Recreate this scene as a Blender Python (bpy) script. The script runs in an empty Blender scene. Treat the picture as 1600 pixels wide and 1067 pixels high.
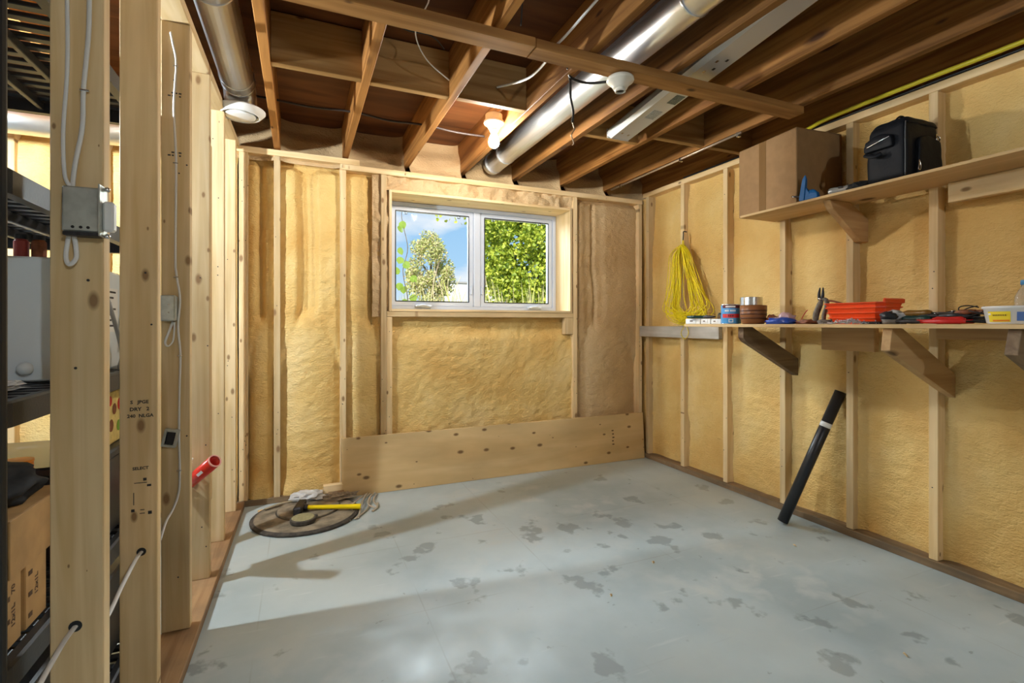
import bpy, bmesh, math, random
import numpy as np
from mathutils import Vector, Matrix, Euler
R = math.radians
random.seed(7)
SC = bpy.context.scene
COL = SC.collection

# ------------------------------------------------------------------ camera, sky, sun, exposure
cam_d = bpy.data.cameras.new('camera')
cam_d.sensor_width = 36.0
cam_d.lens = 769 / 1600 * 36.0
cam_d.shift_y = -27.5 / 1600
cam_d.clip_start = 0.05
cam = bpy.data.objects.new('camera', cam_d)
COL.objects.link(cam)
cam.location = (0, 0, 1.15)
cam.rotation_euler = (R(90), 0, -math.atan(330 / 769))
SC.camera = cam

SC.view_settings.view_transform = 'Standard'
SC.view_settings.look = 'None'
SC.view_settings.gamma = 1
SC.view_settings.use_curve_mapping = False
SC.view_settings.exposure = 0.50

BULB_MAIN = 570.0      # emission of the lit ceiling bulb
BULB_FILL = 880.0      # unseen bulb added behind the camera as fill light
BULB_SIDE = 2400.0      # the bulb in the storage room beyond the open studs

world = bpy.data.worlds.new('sky')
SC.world = world
world.use_nodes = True
def build_sky():
    nt = world.node_tree; N = nt.nodes; L = nt.links
    N.clear()
    out = N.new('ShaderNodeOutputWorld'); bg = N.new('ShaderNodeBackground')
    tc = N.new('ShaderNodeTexCoord'); sep = N.new('ShaderNodeSeparateXYZ')
    L.new(tc.outputs['Generated'], sep.inputs[0])
    ramp = N.new('ShaderNodeValToRGB')
    e = ramp.color_ramp.elements
    e[0].position = 0.0; e[0].color = (0.80, 0.90, 0.98, 1)
    e[1].position = 0.40; e[1].color = (0.20, 0.47, 0.86, 1)
    x = ramp.color_ramp.elements.new(0.12); x.color = (0.42, 0.68, 0.95, 1)
    L.new(sep.outputs[2], ramp.inputs[0])
    mp = N.new('ShaderNodeMapping'); mp.inputs['Scale'].default_value = (2.6, 2.6, 7.0)
    L.new(tc.outputs['Generated'], mp.inputs[0])
    nz = N.new('ShaderNodeTexNoise'); nz.inputs['Scale'].default_value = 1.7; nz.inputs['Detail'].default_value = 6
    L.new(mp.outputs[0], nz.inputs['Vector'])
    cr = N.new('ShaderNodeValToRGB')
    cr.color_ramp.elements[0].position = 0.55; cr.color_ramp.elements[0].color = (0, 0, 0, 1)
    cr.color_ramp.elements[1].position = 0.74; cr.color_ramp.elements[1].color = (1, 1, 1, 1)
    L.new(nz.outputs[0], cr.inputs[0])
    mix = N.new('ShaderNodeMix'); mix.data_type = 'RGBA'
    L.new(cr.outputs[0], mix.inputs[0]); L.new(ramp.outputs[0], mix.inputs[6])
    mix.inputs[7].default_value = (1.0, 1.0, 1.0, 1)
    L.new(mix.outputs[2], bg.inputs[0]); bg.inputs[1].default_value = 0.74
    L.new(bg.outputs[0], out.inputs[0])
build_sky()

sun_d = bpy.data.lights.new('sun', 'SUN'); sun_d.energy = 5.2; sun_d.angle = R(0.6); sun_d.color = (1.0, 0.95, 0.84)
sun = bpy.data.objects.new('sun', sun_d); COL.objects.link(sun)
sun.rotation_euler = Vector((0.45, 0.75, -0.62)).to_track_quat('-Z', 'Y').to_euler()

# daylight entering through the window opening
day_d = bpy.data.lights.new('window_daylight', 'AREA'); day_d.shape = 'RECTANGLE'; day_d.size = 2.8; day_d.size_y = 1.3
day_d.energy = 300.0; day_d.color = (0.80, 0.92, 1.0)
day = bpy.data.objects.new('window_daylight', day_d); COL.objects.link(day)
day.location = (1.15, 5.5, 2.75)
day.rotation_euler = Vector((0.05, -1, -0.55)).to_track_quat('-Z', 'Y').to_euler()

# ------------------------------------------------------------------ helpers
def wm(o):
    m = o.matrix_basis.copy()
    if o.parent:
        m = wm(o.parent) @ o.matrix_parent_inverse @ m
    return m

def link(name, data, mat=None, parent=None, loc=None, rot=None, world_space=True, smooth=False):
    """one object; loc / rot in world space unless world_space is False (then in the parent's frame)"""
    o = bpy.data.objects.new(name, data)
    COL.objects.link(o)
    if mat is not None and hasattr(data, 'materials') and len(data.materials) == 0:
        for m in (mat if isinstance(mat, (list, tuple)) else [mat]):
            data.materials.append(m)
    if smooth:
        data.polygons.foreach_set('use_smooth', [True] * len(data.polygons))
    if loc is not None: o.location = loc
    if rot is not None: o.rotation_euler = rot
    if parent is not None:
        o.parent = parent
        if world_space: o.matrix_parent_inverse = wm(parent).inverted()
    return o

def tag(o, label=None, cat=None, group=None, kind=None):
    if label: o['label'] = label
    if cat: o['category'] = cat
    if group: o['group'] = group
    if kind: o['kind'] = kind
    return o

def thing(name, label, cat, loc=(0, 0, 0), rot=(0, 0, 0), group=None):
    o = bpy.data.objects.new(name, None); COL.objects.link(o)
    o.empty_display_size = 0.1
    o.location = loc; o.rotation_euler = rot
    return tag(o, label, cat, group)

def setting(name):
    o = bpy.data.objects.new(name, None); COL.objects.link(o)
    o.empty_display_size = 0.1; o['kind'] = 'structure'
    return o

def mesh_from(verts, faces, name='m'):
    me = bpy.data.meshes.new(name)
    me.from_pydata([tuple(v) for v in verts], [], faces)
    me.update()
    return me

def from_bm(bm):
    me = bpy.data.meshes.new('m'); bm.to_mesh(me); bm.free(); return me

_boxes = {}
def box_mesh(sx, sy, sz, bev=0.002, seg=1):
    key = (round(sx, 4), round(sy, 4), round(sz, 4), bev, seg)
    bm = bmesh.new()
    bmesh.ops.create_cube(bm, size=1.0)
    bmesh.ops.scale(bm, vec=(sx, sy, sz), verts=bm.verts)
    if bev > 0:
        bmesh.ops.bevel(bm, geom=bm.edges[:], offset=min(bev, 0.45 * min(sx, sy, sz)), segments=seg, affect='EDGES', profile=0.5)
    return from_bm(bm)

def lumber(name, a, b, w, t, side, mat, parent=None, bev=0.0022):
    """a piece of wood from a to b; w is measured along 'side', t across; local X is the grain"""
    a = Vector(a); b = Vector(b); x = (b - a); L = x.length; x.normalize()
    y = Vector(side); y = (y - x * y.dot(x)).normalized(); z = x.cross(y)
    me = box_mesh(L, w, t, bev)
    o = link(name, me, mat)
    m = Matrix((x, y, z)).transposed().to_4x4(); m.translation = (a + b) / 2
    o.matrix_basis = m
    if parent is not None:
        o.parent = parent; o.matrix_parent_inverse = wm(parent).inverted()
    return o

def block(name, x0, x1, y0, y1, z0, z1, mat, parent=None, bev=0.0022):
    """axis-aligned lumber given by its extents; grain along the longest side"""
    d = [x1 - x0, y1 - y0, z1 - z0]; k = d.index(max(d))
    c = Vector(((x0 + x1) / 2, (y0 + y1) / 2, (z0 + z1) / 2))
    ax = [Vector((1, 0, 0)), Vector((0, 1, 0)), Vector((0, 0, 1))]
    j = (k + 1) % 3; i = (k + 2) % 3
    return lumber(name, c - ax[k] * d[k] / 2, c + ax[k] * d[k] / 2, d[j], d[i], ax[j], mat, parent, bev)

def prism(name, pts, axis, lo, hi, mat, parent=None, bev=0.002):
    """polygon pts extruded along axis ('X','Y','Z') from lo to hi, world coordinates"""
    def P(p, t):
        return {'X': (t, p[0], p[1]), 'Y': (p[0], t, p[1]), 'Z': (p[0], p[1], t)}[axis]
    n = len(pts)
    c = Vector((0, 0, 0))
    for p in pts: c += Vector(P(p, (lo + hi) / 2)) / n
    bm = bmesh.new()
    A = [bm.verts.new(Vector(P(p, lo)) - c) for p in pts]
    B = [bm.verts.new(Vector(P(p, hi)) - c) for p in pts]
    bm.faces.new(A); bm.faces.new(B[::-1])
    for i in range(n): bm.faces.new((A[i], B[i], B[(i + 1) % n], A[(i + 1) % n]))
    bmesh.ops.recalc_face_normals(bm, faces=bm.faces)
    if bev: bmesh.ops.bevel(bm, geom=bm.edges[:], offset=bev, segments=1, affect='EDGES')
    return link(name, from_bm(bm), mat, parent, loc=c)

def lathe_mesh(prof, n=24, closed=False):
    """profile [(r, z)] turned about Z"""
    V = []; F = []; m = len(prof)
    for (r, z) in prof:
        for k in range(n):
            a = 2 * math.pi * k / n; V.append((r * math.cos(a), r * math.sin(a), z))
    rng = m if closed else m - 1
    for i in range(rng):
        i2 = (i + 1) % m
        for k in range(n):
            k2 = (k + 1) % n
            F.append((i * n + k, i * n + k2, i2 * n + k2, i2 * n + k))
    if not closed:
        F.append(tuple(range(n))[::-1]); F.append(tuple((m - 1) * n + k for k in range(n)))
    bm = bmesh.new(); me = mesh_from(V, F); bm.from_mesh(me)
    bmesh.ops.remove_doubles(bm, verts=bm.verts, dist=1e-5)
    bmesh.ops.recalc_face_normals(bm, faces=bm.faces)
    return from_bm(bm)

def smooth_path(pts, sub=6):
    P = [Vector(p) for p in pts]
    if len(P) < 3 or sub <= 1: return P
    out = []
    for i in range(len(P) - 1):
        p0 = P[max(i - 1, 0)]; p1 = P[i]; p2 = P[i + 1]; p3 = P[min(i + 2, len(P) - 1)]
        for k in range(sub):
            t = k / sub
            out.append(0.5 * ((2 * p1) + (p2 - p0) * t + (2 * p0 - 5 * p1 + 4 * p2 - p3) * t * t + (3 * p1 - p0 - 3 * p2 + p3) * t ** 3))
    out.append(P[-1])
    return out

def tube_data(pts, r, sides=8, sub=6, flat=1.0):
    """swept tube -> verts, faces; r a number or one radius for each given point"""
    P = smooth_path(pts, sub)
    n = len(P)
    if isinstance(r, (list, tuple)):
        rr = [float(np.interp(i / (n - 1) * (len(r) - 1), range(len(r)), r)) for i in range(n)]
    else: rr = [r] * n
    V = []; F = []; up = Vector((0.13, 0.21, 0.97))
    prev = None
    for i in range(n):
        t = (P[min(i + 1, n - 1)] - P[max(i - 1, 0)])
        t = t.normalized() if t.length > 1e-9 else Vector((0, 0, 1))
        if prev is None:
            a = t.cross(up); a = a.normalized() if a.length > 1e-3 else t.cross(Vector((1, 0, 0))).normalized()
        else:
            a = prev - t * prev.dot(t); a = a.normalized() if a.length > 1e-6 else t.cross(up).normalized()
        prev = a; b = t.cross(a)
        for k in range(sides):
            q = 2 * math.pi * k / sides
            V.append(P[i] + (a * math.cos(q) + b * math.sin(q) * flat) * rr[i])
    for i in range(n - 1):
        for k in range(sides):
            k2 = (k + 1) % sides
            F.append((i * sides + k, i * sides + k2, (i + 1) * sides + k2, (i + 1) * sides + k))
    F.append(tuple(range(sides))[::-1]); F.append(tuple((n - 1) * sides + k for k in range(sides)))
    return V, F

def tube(name, pts, r, mat, parent=None, sides=8, sub=6, flat=1.0):
    """world-space points; the object's origin sits at the first point"""
    o0 = Vector(pts[0])
    V, F = tube_data([Vector(p) - o0 for p in pts], r, sides, sub, flat)
    return link(name, mesh_from(V, F), mat, parent, loc=o0, smooth=True)

def multi_tube(name, paths, r, mat, parent=None, sides=6, sub=5):
    o0 = Vector(paths[0][0]); VV = []; FF = []
    for p in paths:
        V, F = tube_data([Vector(q) - o0 for q in p], r, sides, sub)
        k = len(VV); VV += V; FF += [tuple(i + k for i in f) for f in F]
    return link(name, mesh_from(VV, FF), mat, parent, loc=o0, smooth=True)

def blob_mesh(sx, sy, sz, seed=0, amp=0.2, sub=3, flat_bottom=True, freq=2.0):
    bm = bmesh.new(); bmesh.ops.create_icosphere(bm, subdivisions=sub, radius=1.0)
    from mathutils import noise
    off = Vector((seed * 3.1, seed * 1.7, seed * 2.3))
    for v in bm.verts:
        d = 1 + amp * noise.fractal(v.co * freq + off, 0.7, 2.0, 4)
        v.co *= d
        v.co = Vector((v.co.x * sx, v.co.y * sy, v.co.z * sz))
        if flat_bottom: v.co.z = max(v.co.z, -0.55 * sz)
    if flat_bottom:
        for v in bm.verts: v.co.z += 0.55 * sz
    return from_bm(bm)

def text_mesh(body, size, align='CENTER', extrude=0.0):
    c = bpy.data.curves.new('lettering', 'FONT'); c.body = body; c.size = size; c.align_x = align; c.align_y = 'CENTER'
    c.extrude = extrude; c.resolution_u = 2; c.offset = size * 0.035
    o = bpy.data.objects.new('lettering', c)
    me = bpy.data.meshes.new_from_object(o)
    bpy.data.objects.remove(o); bpy.data.curves.remove(c)
    return me

def lettering(body, size, origin, xdir, ydir, mat, parent, name='lettering'):
    x = Vector(xdir).normalized(); y = Vector(ydir); y = (y - x * y.dot(x)).normalized(); z = x.cross(y)
    o = link(name, text_mesh(body, size), mat)
    m = Matrix((x, y, z)).transposed().to_4x4(); m.translation = Vector(origin)
    o.matrix_basis = m
    if parent is not None:
        o.parent = parent; o.matrix_parent_inverse = wm(parent).inverted()
    return o

# numpy value noise (fbm) for the foam relief
_rng = np.random.RandomState(3)
_T = _rng.rand(256, 256)
def vnoise(x, y):
    xi = np.floor(x).astype(int); yi = np.floor(y).astype(int)
    fx = x - xi; fy = y - yi
    fx = fx * fx * (3 - 2 * fx); fy = fy * fy * (3 - 2 * fy)
    g = lambda a, b: _T[a % 256, b % 256]
    return (g(xi, yi) * (1 - fx) + g(xi + 1, yi) * fx) * (1 - fy) + (g(xi, yi + 1) * (1 - fx) + g(xi + 1, yi + 1) * fx) * fy
def fbm(x, y, oct=4):
    s = 0; a = 0.5
    for k in range(oct):
        s = s + a * (vnoise(x * 2 ** k + 17 * k, y * 2 ** k + 31 * k) - 0.5); a *= 0.5
    return s
def sstep(a, b, x):
    t = np.clip((x - a) / (b - a), 0, 1); return t * t * (3 - 2 * t)

# ------------------------------------------------------------------ materials
def new_mat(name):
    m = bpy.data.materials.new(name); m.use_nodes = True
    return m, m.node_tree, m.node_tree.nodes['Principled BSDF']

def plain(name, col, rough=0.5, metal=0.0, var=0.0, bump=0.0, bscale=60.0, spec=0.5, trans=0.0, alpha=1.0, ior=1.45, sss=0.0):
    m, nt, b = new_mat(name); N = nt.nodes; L = nt.links
    b.inputs['Base Color'].default_value = (*col, 1); b.inputs['Roughness'].default_value = rough
    b.inputs['Metallic'].default_value = metal; b.inputs['Specular IOR Level'].default_value = spec
    b.inputs['Transmission Weight'].default_value = trans; b.inputs['IOR'].default_value = ior
    b.inputs['Alpha'].default_value = alpha
    tc = N.new('ShaderNodeTexCoord')
    nz = N.new('ShaderNodeTexNoise'); nz.inputs['Scale'].default_value = bscale; nz.inputs['Detail'].default_value = 5
    L.new(tc.outputs['Object'], nz.inputs['Vector'])
    if var > 0:
        mx = N.new('ShaderNodeMix'); mx.data_type = 'RGBA'
        mr = N.new('ShaderNodeMapRange'); mr.inputs[1].default_value = 0.35; mr.inputs[2].default_value = 0.65
        L.new(nz.outputs[0], mr.inputs[0]); L.new(mr.outputs[0], mx.inputs[0])
        mx.inputs[6].default_value = (*[c * (1 - var) for c in col], 1); mx.inputs[7].default_value = (*[min(1, c * (1 + var)) for c in col], 1)
        L.new(mx.outputs[2], b.inputs['Base Color'])
    if bump > 0:
        bp = N.new('ShaderNodeBump'); bp.inputs['Strength'].default_value = bump; bp.inputs['Distance'].default_value = 0.004
        L.new(nz.outputs[0], bp.inputs['Height']); L.new(bp.outputs[0], b.inputs['Normal'])
    return m

def wood(name, light, dark, knot=(0.10, 0.045, 0.02), rough=0.62, stretch=1.3, across=26.0, knots=True, kscale=(3.0, 9.0, 9.0), dirt=0.0, dirtcol=(0.12, 0.09, 0.06), var=0.22, thr=0.085, k2d=False):
    m, nt, b = new_mat(name); N = nt.nodes; L = nt.links
    tc = N.new('ShaderNodeTexCoord'); oi = N.new('ShaderNodeObjectInfo')
    add = N.new('ShaderNodeVectorMath'); add.operation = 'MULTIPLY_ADD'
    comb = N.new('ShaderNodeCombineXYZ')
    for i, k in enumerate((37.0, 13.0, 7.0)):
        mu = N.new('ShaderNodeMath'); mu.operation = 'MULTIPLY'; mu.inputs[1].default_value = k
        L.new(oi.outputs['Random'], mu.inputs[0]); L.new(mu.outputs[0], comb.inputs[i])
    add.inputs[1].default_value = (1, 1, 1)
    L.new(tc.outputs['Object'], add.inputs[0]); L.new(comb.outputs[0], add.inputs[2])
    mp = N.new('ShaderNodeMapping'); mp.inputs['Scale'].default_value = (stretch, across, across)
    L.new(add.outputs[0], mp.inputs[0])
    n1 = N.new('ShaderNodeTexNoise'); n1.inputs['Scale'].default_value = 1.0; n1.inputs['Detail'].default_value = 5; n1.inputs['Distortion'].default_value = 0.7
    L.new(mp.outputs[0], n1.inputs['Vector'])
    mp2 = N.new('ShaderNodeMapping'); mp2.inputs['Scale'].default_value = (2.2, 5, 5)
    L.new(add.outputs[0], mp2.inputs[0])
    n2 = N.new('ShaderNodeTexNoise'); n2.inputs['Scale'].default_value = 1.0; n2.inputs['Detail'].default_value = 3
    L.new(mp2.outputs[0], n2.inputs['Vector'])
    r1 = N.new('ShaderNodeValToRGB'); e = r1.color_ramp.elements
    e[0].position = 0.34; e[0].color = (*dark, 1); e[1].position = 0.62; e[1].color = (*light, 1)
    L.new(n1.outputs[0], r1.inputs[0])
    # broad tone: per-piece and within the piece
    hs = N.new('ShaderNodeHueSaturation')
    ma = N.new('ShaderNodeMapRange'); ma.inputs[3].default_value = 1 - var; ma.inputs[4].default_value = 1 + var * 0.6
    L.new(oi.outputs['Random'], ma.inputs[0])
    mb = N.new('ShaderNodeMapRange'); mb.inputs[1].default_value = 0.3; mb.inputs[2].default_value = 0.7; mb.inputs[3].default_value = 0.86; mb.inputs[4].default_value = 1.12
    L.new(n2.outputs[0], mb.inputs[0])
    mm = N.new('ShaderNodeMath'); mm.operation = 'MULTIPLY'; L.new(ma.outputs[0], mm.inputs[0]); L.new(mb.outputs[0], mm.inputs[1])
    L.new(mm.outputs[0], hs.inputs['Value']); L.new(r1.outputs[0], hs.inputs['Color'])
    col = hs.outputs[0]
    if knots:
        mp3 = N.new('ShaderNodeMapping'); mp3.inputs['Scale'].default_value = kscale
        L.new(add.outputs[0], mp3.inputs[0])
        vo = N.new('ShaderNodeTexVoronoi'); vo.voronoi_dimensions = '2D' if k2d else '3D'; vo.inputs['Scale'].default_value = 1.0; vo.inputs['Randomness'].default_value = 1.0
        L.new(mp3.outputs[0], vo.inputs['Vector'])
        kr = N.new('ShaderNodeMapRange'); kr.inputs[1].default_value = thr; kr.inputs[2].default_value = thr * 2.1; kr.inputs[3].default_value = 0.88; kr.inputs[4].default_value = 0.0
        sc_ = N.new('ShaderNodeSeparateColor'); L.new(vo.outputs['Color'], sc_.inputs[0])
        sz_ = N.new('ShaderNodeMapRange'); sz_.inputs[1].default_value = 0.25; sz_.inputs[2].default_value = 1.0; sz_.inputs[3].default_value = 0.02; sz_.inputs[4].default_value = 1.25
        L.new(sc_.outputs[0], sz_.inputs[0])
        dv_ = N.new('ShaderNodeMath'); dv_.operation = 'DIVIDE'; L.new(vo.outputs['Distance'], dv_.inputs[0]); L.new(sz_.outputs[0], dv_.inputs[1])
        L.new(dv_.outputs[0], kr.inputs[0])
        mk = N.new('ShaderNodeMix'); mk.data_type = 'RGBA'
        L.new(kr.outputs[0], mk.inputs[0]); L.new(col, mk.inputs[6]); mk.inputs[7].default_value = (*knot, 1)
        col = mk.outputs[2]
    if dirt > 0:
        n3 = N.new('ShaderNodeTexNoise'); n3.inputs['Scale'].default_value = 9.0; n3.inputs['Detail'].default_value = 6
        L.new(add.outputs[0], n3.inputs['Vector'])
        dr = N.new('ShaderNodeMapRange'); dr.inputs[1].default_value = 0.42; dr.inputs[2].default_value = 0.66; dr.inputs[3].default_value = 0.0; dr.inputs[4].default_value = dirt
        L.new(n3.outputs[0], dr.inputs[0])
        md = N.new('ShaderNodeMix'); md.data_type = 'RGBA'
        L.new(dr.outputs[0], md.inputs[0]); L.new(col, md.inputs[6]); md.inputs[7].default_value = (*dirtcol, 1)
        col = md.outputs[2]
    L.new(col, b.inputs['Base Color'])
    b.inputs['Roughness'].default_value = rough; b.inputs['Specular IOR Level'].default_value = 0.25
    bp = N.new('ShaderNodeBump'); bp.inputs['Strength'].default_value = 0.25; bp.inputs['Distance'].default_value = 0.002
    L.new(n1.outputs[0], bp.inputs['Height']); L.new(bp.outputs[0], b.inputs['Normal'])
    return m

def foam_mat(name, c0, c1, c2):
    m, nt, b = new_mat(name); N = nt.nodes; L = nt.links
    tc = N.new('ShaderNodeTexCoord')
    n1 = N.new('ShaderNodeTexNoise'); n1.inputs['Scale'].default_value = 2.6; n1.inputs['Detail'].default_value = 4
    L.new(tc.outputs['Object'], n1.inputs['Vector'])
    r = N.new('ShaderNodeValToRGB'); e = r.color_ramp.elements
    e[0].position = 0.32; e[0].color = (*c0, 1); e[1].position = 0.70; e[1].color = (*c2, 1)
    x = e.new(0.52); x.color = (*c1, 1)
    L.new(n1.outputs[0], r.inputs[0])
    L.new(r.outputs[0], b.inputs['Base Color'])
    b.inputs['Roughness'].default_value = 0.55; b.inputs['Specular IOR Level'].default_value = 0.35
    mp = N.new('ShaderNodeMapping'); mp.inputs['Scale'].default_value = (1, 1, 1.9)
    L.new(tc.outputs['Object'], mp.inputs[0])
    n2 = N.new('ShaderNodeTexNoise'); n2.inputs['Scale'].default_value = 55; n2.inputs['Detail'].default_value = 3; n2.inputs['Distortion'].default_value = 0.6
    L.new(mp.outputs[0], n2.inputs['Vector'])
    bp = N.new('ShaderNodeBump'); bp.inputs['Strength'].default_value = 0.8; bp.inputs['Distance'].default_value = 0.010
    L.new(n2.outputs[0], bp.inputs['Height']); L.new(bp.outputs[0], b.inputs['Normal'])
    return m

def concrete_mat():
    m, nt, b = new_mat('concrete_floor'); N = nt.nodes; L = nt.links
    tc = N.new('ShaderNodeTexCoord')
    def noise(scale, det, dist=0.0, src=None):
        n = N.new('ShaderNodeTexNoise'); n.inputs['Scale'].default_value = scale; n.inputs['Detail'].default_value = det; n.inputs['Distortion'].default_value = dist
        L.new(src or tc.outputs['Object'], n.inputs['Vector']); return n.outputs[0]
    def rng(src, a, b_, c=0.0, d=1.0):
        r = N.new('ShaderNodeMapRange'); r.inputs[1].default_value = a; r.inputs[2].default_value = b_; r.inputs[3].default_value = c; r.inputs[4].default_value = d
        L.new(src, r.inputs[0]); return r.outputs[0]
    def mix(fac, a, bcol):
        x = N.new('ShaderNodeMix'); x.data_type = 'RGBA'; L.new(fac, x.inputs[0])
        if isinstance(a, tuple): x.inputs[6].default_value = (*a, 1)
        else: L.new(a, x.inputs[6])
        if isinstance(bcol, tuple): x.inputs[7].default_value = (*bcol, 1)
        else: L.new(bcol, x.inputs[7])
        return x.outputs[2]
    def mul(a, b_):
        x = N.new('ShaderNodeMath'); x.operation = 'MULTIPLY'; L.new(a, x.inputs[0]); L.new(b_, x.inputs[1]); return x.outputs[0]
    base = mix(rng(noise(1.4, 6), 0.38, 0.62), (0.35, 0.415, 0.425), (0.47, 0.545, 0.555))
    base = mix(mul(rng(noise(7.0, 6, 0.3), 0.5, 0.7), rng(noise(1.1, 2), 0.4, 0.6)), base, (0.50, 0.54, 0.525))
    # worn bluish-grey patches with ragged outlines, gathered in the middle of the floor
    sep = N.new('ShaderNodeSeparateXYZ'); L.new(tc.outputs['Object'], sep.inputs[0])
    vd = N.new('ShaderNodeVectorMath'); vd.operation = 'DISTANCE'; L.new(tc.outputs['Object'], vd.inputs[0]); vd.inputs[1].default_value = (1.25, 1.55, 0.05)
    near = rng(vd.outputs['Value'], 0.5, 1.7, 0.030, -0.015)        # the worn patches gather where the floor was walked most
    ad = N.new('ShaderNodeMath'); ad.operation = 'ADD'; L.new(noise(5.5, 10, 0.1), ad.inputs[0]); L.new(near, ad.inputs[1])
    patch = rng(ad.outputs[0], 0.628, 0.665)
    pf = N.new('ShaderNodeMath'); pf.operation = 'MULTIPLY'; pf.inputs[1].default_value = 0.62; L.new(patch, pf.inputs[0])
    base = mix(pf.outputs[0], base, (0.185, 0.21, 0.21))
    small = rng(noise(16.0, 5, 0.4), 0.70, 0.73, 0.0, 0.6)
    base = mix(small, base, (0.20, 0.22, 0.215))
    # tan dusty film, random
    base = mix(rng(noise(0.7, 3), 0.50, 0.72, 0.0, 0.45), base, (0.42, 0.41, 0.335))
    # scraped streaks
    mp = N.new('ShaderNodeMapping'); mp.inputs['Scale'].default_value = (3.0, 26.0, 1); mp.inputs['Rotation'].default_value = (0, 0, 0.9)
    L.new(tc.outputs['Object'], mp.inputs[0])
    base = mix(rng(noise(1.0, 5, 0.2, mp.outputs[0]), 0.66, 0.74, 0.0, 0.35), base, (0.60, 0.63, 0.61))
    # faint saw lines of the old tile grid
    for k, (axis, period, off) in enumerate(((0, 0.61, 0.17), (1, 0.61, 0.05))):
        a = N.new('ShaderNodeMath'); a.operation = 'MULTIPLY_ADD'; a.inputs[1].default_value = 1 / period; a.inputs[2].default_value = off
        L.new(sep.outputs[axis], a.inputs[0])
        fr = N.new('ShaderNodeMath'); fr.operation = 'FRACT'; L.new(a.outputs[0], fr.inputs[0])
        ab = N.new('ShaderNodeMath'); ab.operation = 'LESS_THAN'; ab.inputs[1].default_value = 0.009; L.new(fr.outputs[0], ab.inputs[0])
        g = mul(ab.outputs[0], rng(noise(2.3, 3), 0.45, 0.6, 0.0, 0.32))
        base = mix(g, base, (0.25, 0.25, 0.23))
    L.new(base, b.inputs['Base Color'])
    L.new(rng(noise(4.0, 4), 0.3, 0.7, 0.34, 0.62), b.inputs['Roughness'])
    b.inputs['Specular IOR Level'].default_value = 0.45
    bp = N.new('ShaderNodeBump'); bp.inputs['Strength'].default_value = 0.15; bp.inputs['Distance'].default_value = 0.003
    L.new(noise(30.0, 5), bp.inputs['Height']); L.new(bp.outputs[0], b.inputs['Normal'])
    return m

def leaf_mat(name, cols, trans=0.35):
    m, nt, b = new_mat(name); N = nt.nodes; L = nt.links
    ge = N.new('ShaderNodeNewGeometry'); r = N.new('ShaderNodeValToRGB'); r.color_ramp.interpolation = 'LINEAR'
    e = r.color_ramp.elements
    e[0].position = 0; e[0].color = (*cols[0], 1); e[1].position = 1; e[1].color = (*cols[-1], 1)
    for i, c in enumerate(cols[1:-1]):
        x = e.new((i + 1) / (len(cols) - 1)); x.color = (*c, 1)
    L.new(ge.outputs['Random Per Island'], r.inputs[0]); L.new(r.outputs[0], b.inputs['Base Color'])
    b.inputs['Roughness'].default_value = 0.5
    tl = N.new('ShaderNodeBsdfTranslucent'); L.new(r.outputs[0], tl.inputs[0])
    ms = N.new('ShaderNodeMixShader'); ms.inputs[0].default_value = trans
    out = nt.nodes['Material Output']
    L.new(b.outputs[0], ms.inputs[1]); L.new(tl.outputs[0], ms.inputs[2]); L.new(ms.outputs[0], out.inputs[0])
    return m

def emit(name, col, strength):
    m, nt, b = new_mat(name)
    b.inputs['Base Color'].default_value = (*col, 1)
    b.inputs['Emission Color'].default_value = (*col, 1); b.inputs['Emission Strength'].default_value = strength
    return m

def duct_mat(name, col=(0.74, 0.76, 0.78), rough=0.30):
    m, nt, b = new_mat(name); N = nt.nodes; L = nt.links
    tc = N.new('ShaderNodeTexCoord')
    nz = N.new('ShaderNodeTexNoise'); nz.inputs['Scale'].default_value = 9; nz.inputs['Detail'].default_value = 3
    L.new(tc.outputs['Object'], nz.inputs['Vector'])
    mr = N.new('ShaderNodeMapRange'); mr.inputs[3].default_value = rough * 0.8; mr.inputs[4].default_value = rough * 1.3
    L.new(nz.outputs[0], mr.inputs[0]); L.new(mr.outputs[0], b.inputs['Roughness'])
    b.inputs['Base Color'].default_value = (*col, 1); b.inputs['Metallic'].default_value = 0.97
    return m

M = {}
M['stud'] = wood('pine_stud', (0.79, 0.60, 0.34), (0.66, 0.46, 0.22), knot=(0.24, 0.13, 0.055), thr=0.05, kscale=(4.5, 9.0, 9.0), k2d=True)
M['stud_old'] = wood('aged_joist', (0.42, 0.19, 0.050), (0.20, 0.078, 0.016), knot=(0.05, 0.018, 0.01), var=0.38)
M['joist'] = M['stud_old']
M['blocking'] = wood('blocking_wood', (0.48, 0.28, 0.10), (0.32, 0.165, 0.05), knot=(0.08, 0.03, 0.015))
M['brace'] = wood('cross_brace_wood', (0.42, 0.21, 0.065), (0.28, 0.125, 0.034), knot=(0.05, 0.02, 0.01), kscale=(5, 9, 9))
M['sub'] = wood('subfloor_wood', (0.18, 0.065, 0.018), (0.09, 0.028, 0.007), across=9, knots=False, var=0.2)
M['plate_dirty'] = wood('dirty_plate', (0.36, 0.24, 0.13), (0.22, 0.14, 0.07), dirt=0.6, knots=False)
M['plate_left'] = wood('left_plate', (0.36, 0.22, 0.11), (0.22, 0.12, 0.055), dirt=0.35, knots=False)
M['ply'] = wood('plywood', (0.72, 0.52, 0.26), (0.62, 0.42, 0.19), across=7, stretch=0.9, kscale=(4.6, 8.5, 8.5), thr=0.055, k2d=True, var=0.06, knot=(0.14, 0.065, 0.022))
M['plyedge'] = wood('plywood_shelf', (0.68, 0.48, 0.24), (0.56, 0.37, 0.17), across=8, stretch=1.0, kscale=(2.4, 3.4, 3.4), var=0.05, thr=0.06)
M['bracket_dark'] = wood('weathered_bracket', (0.25, 0.17, 0.10), (0.15, 0.095, 0.055), var=0.1)
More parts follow.
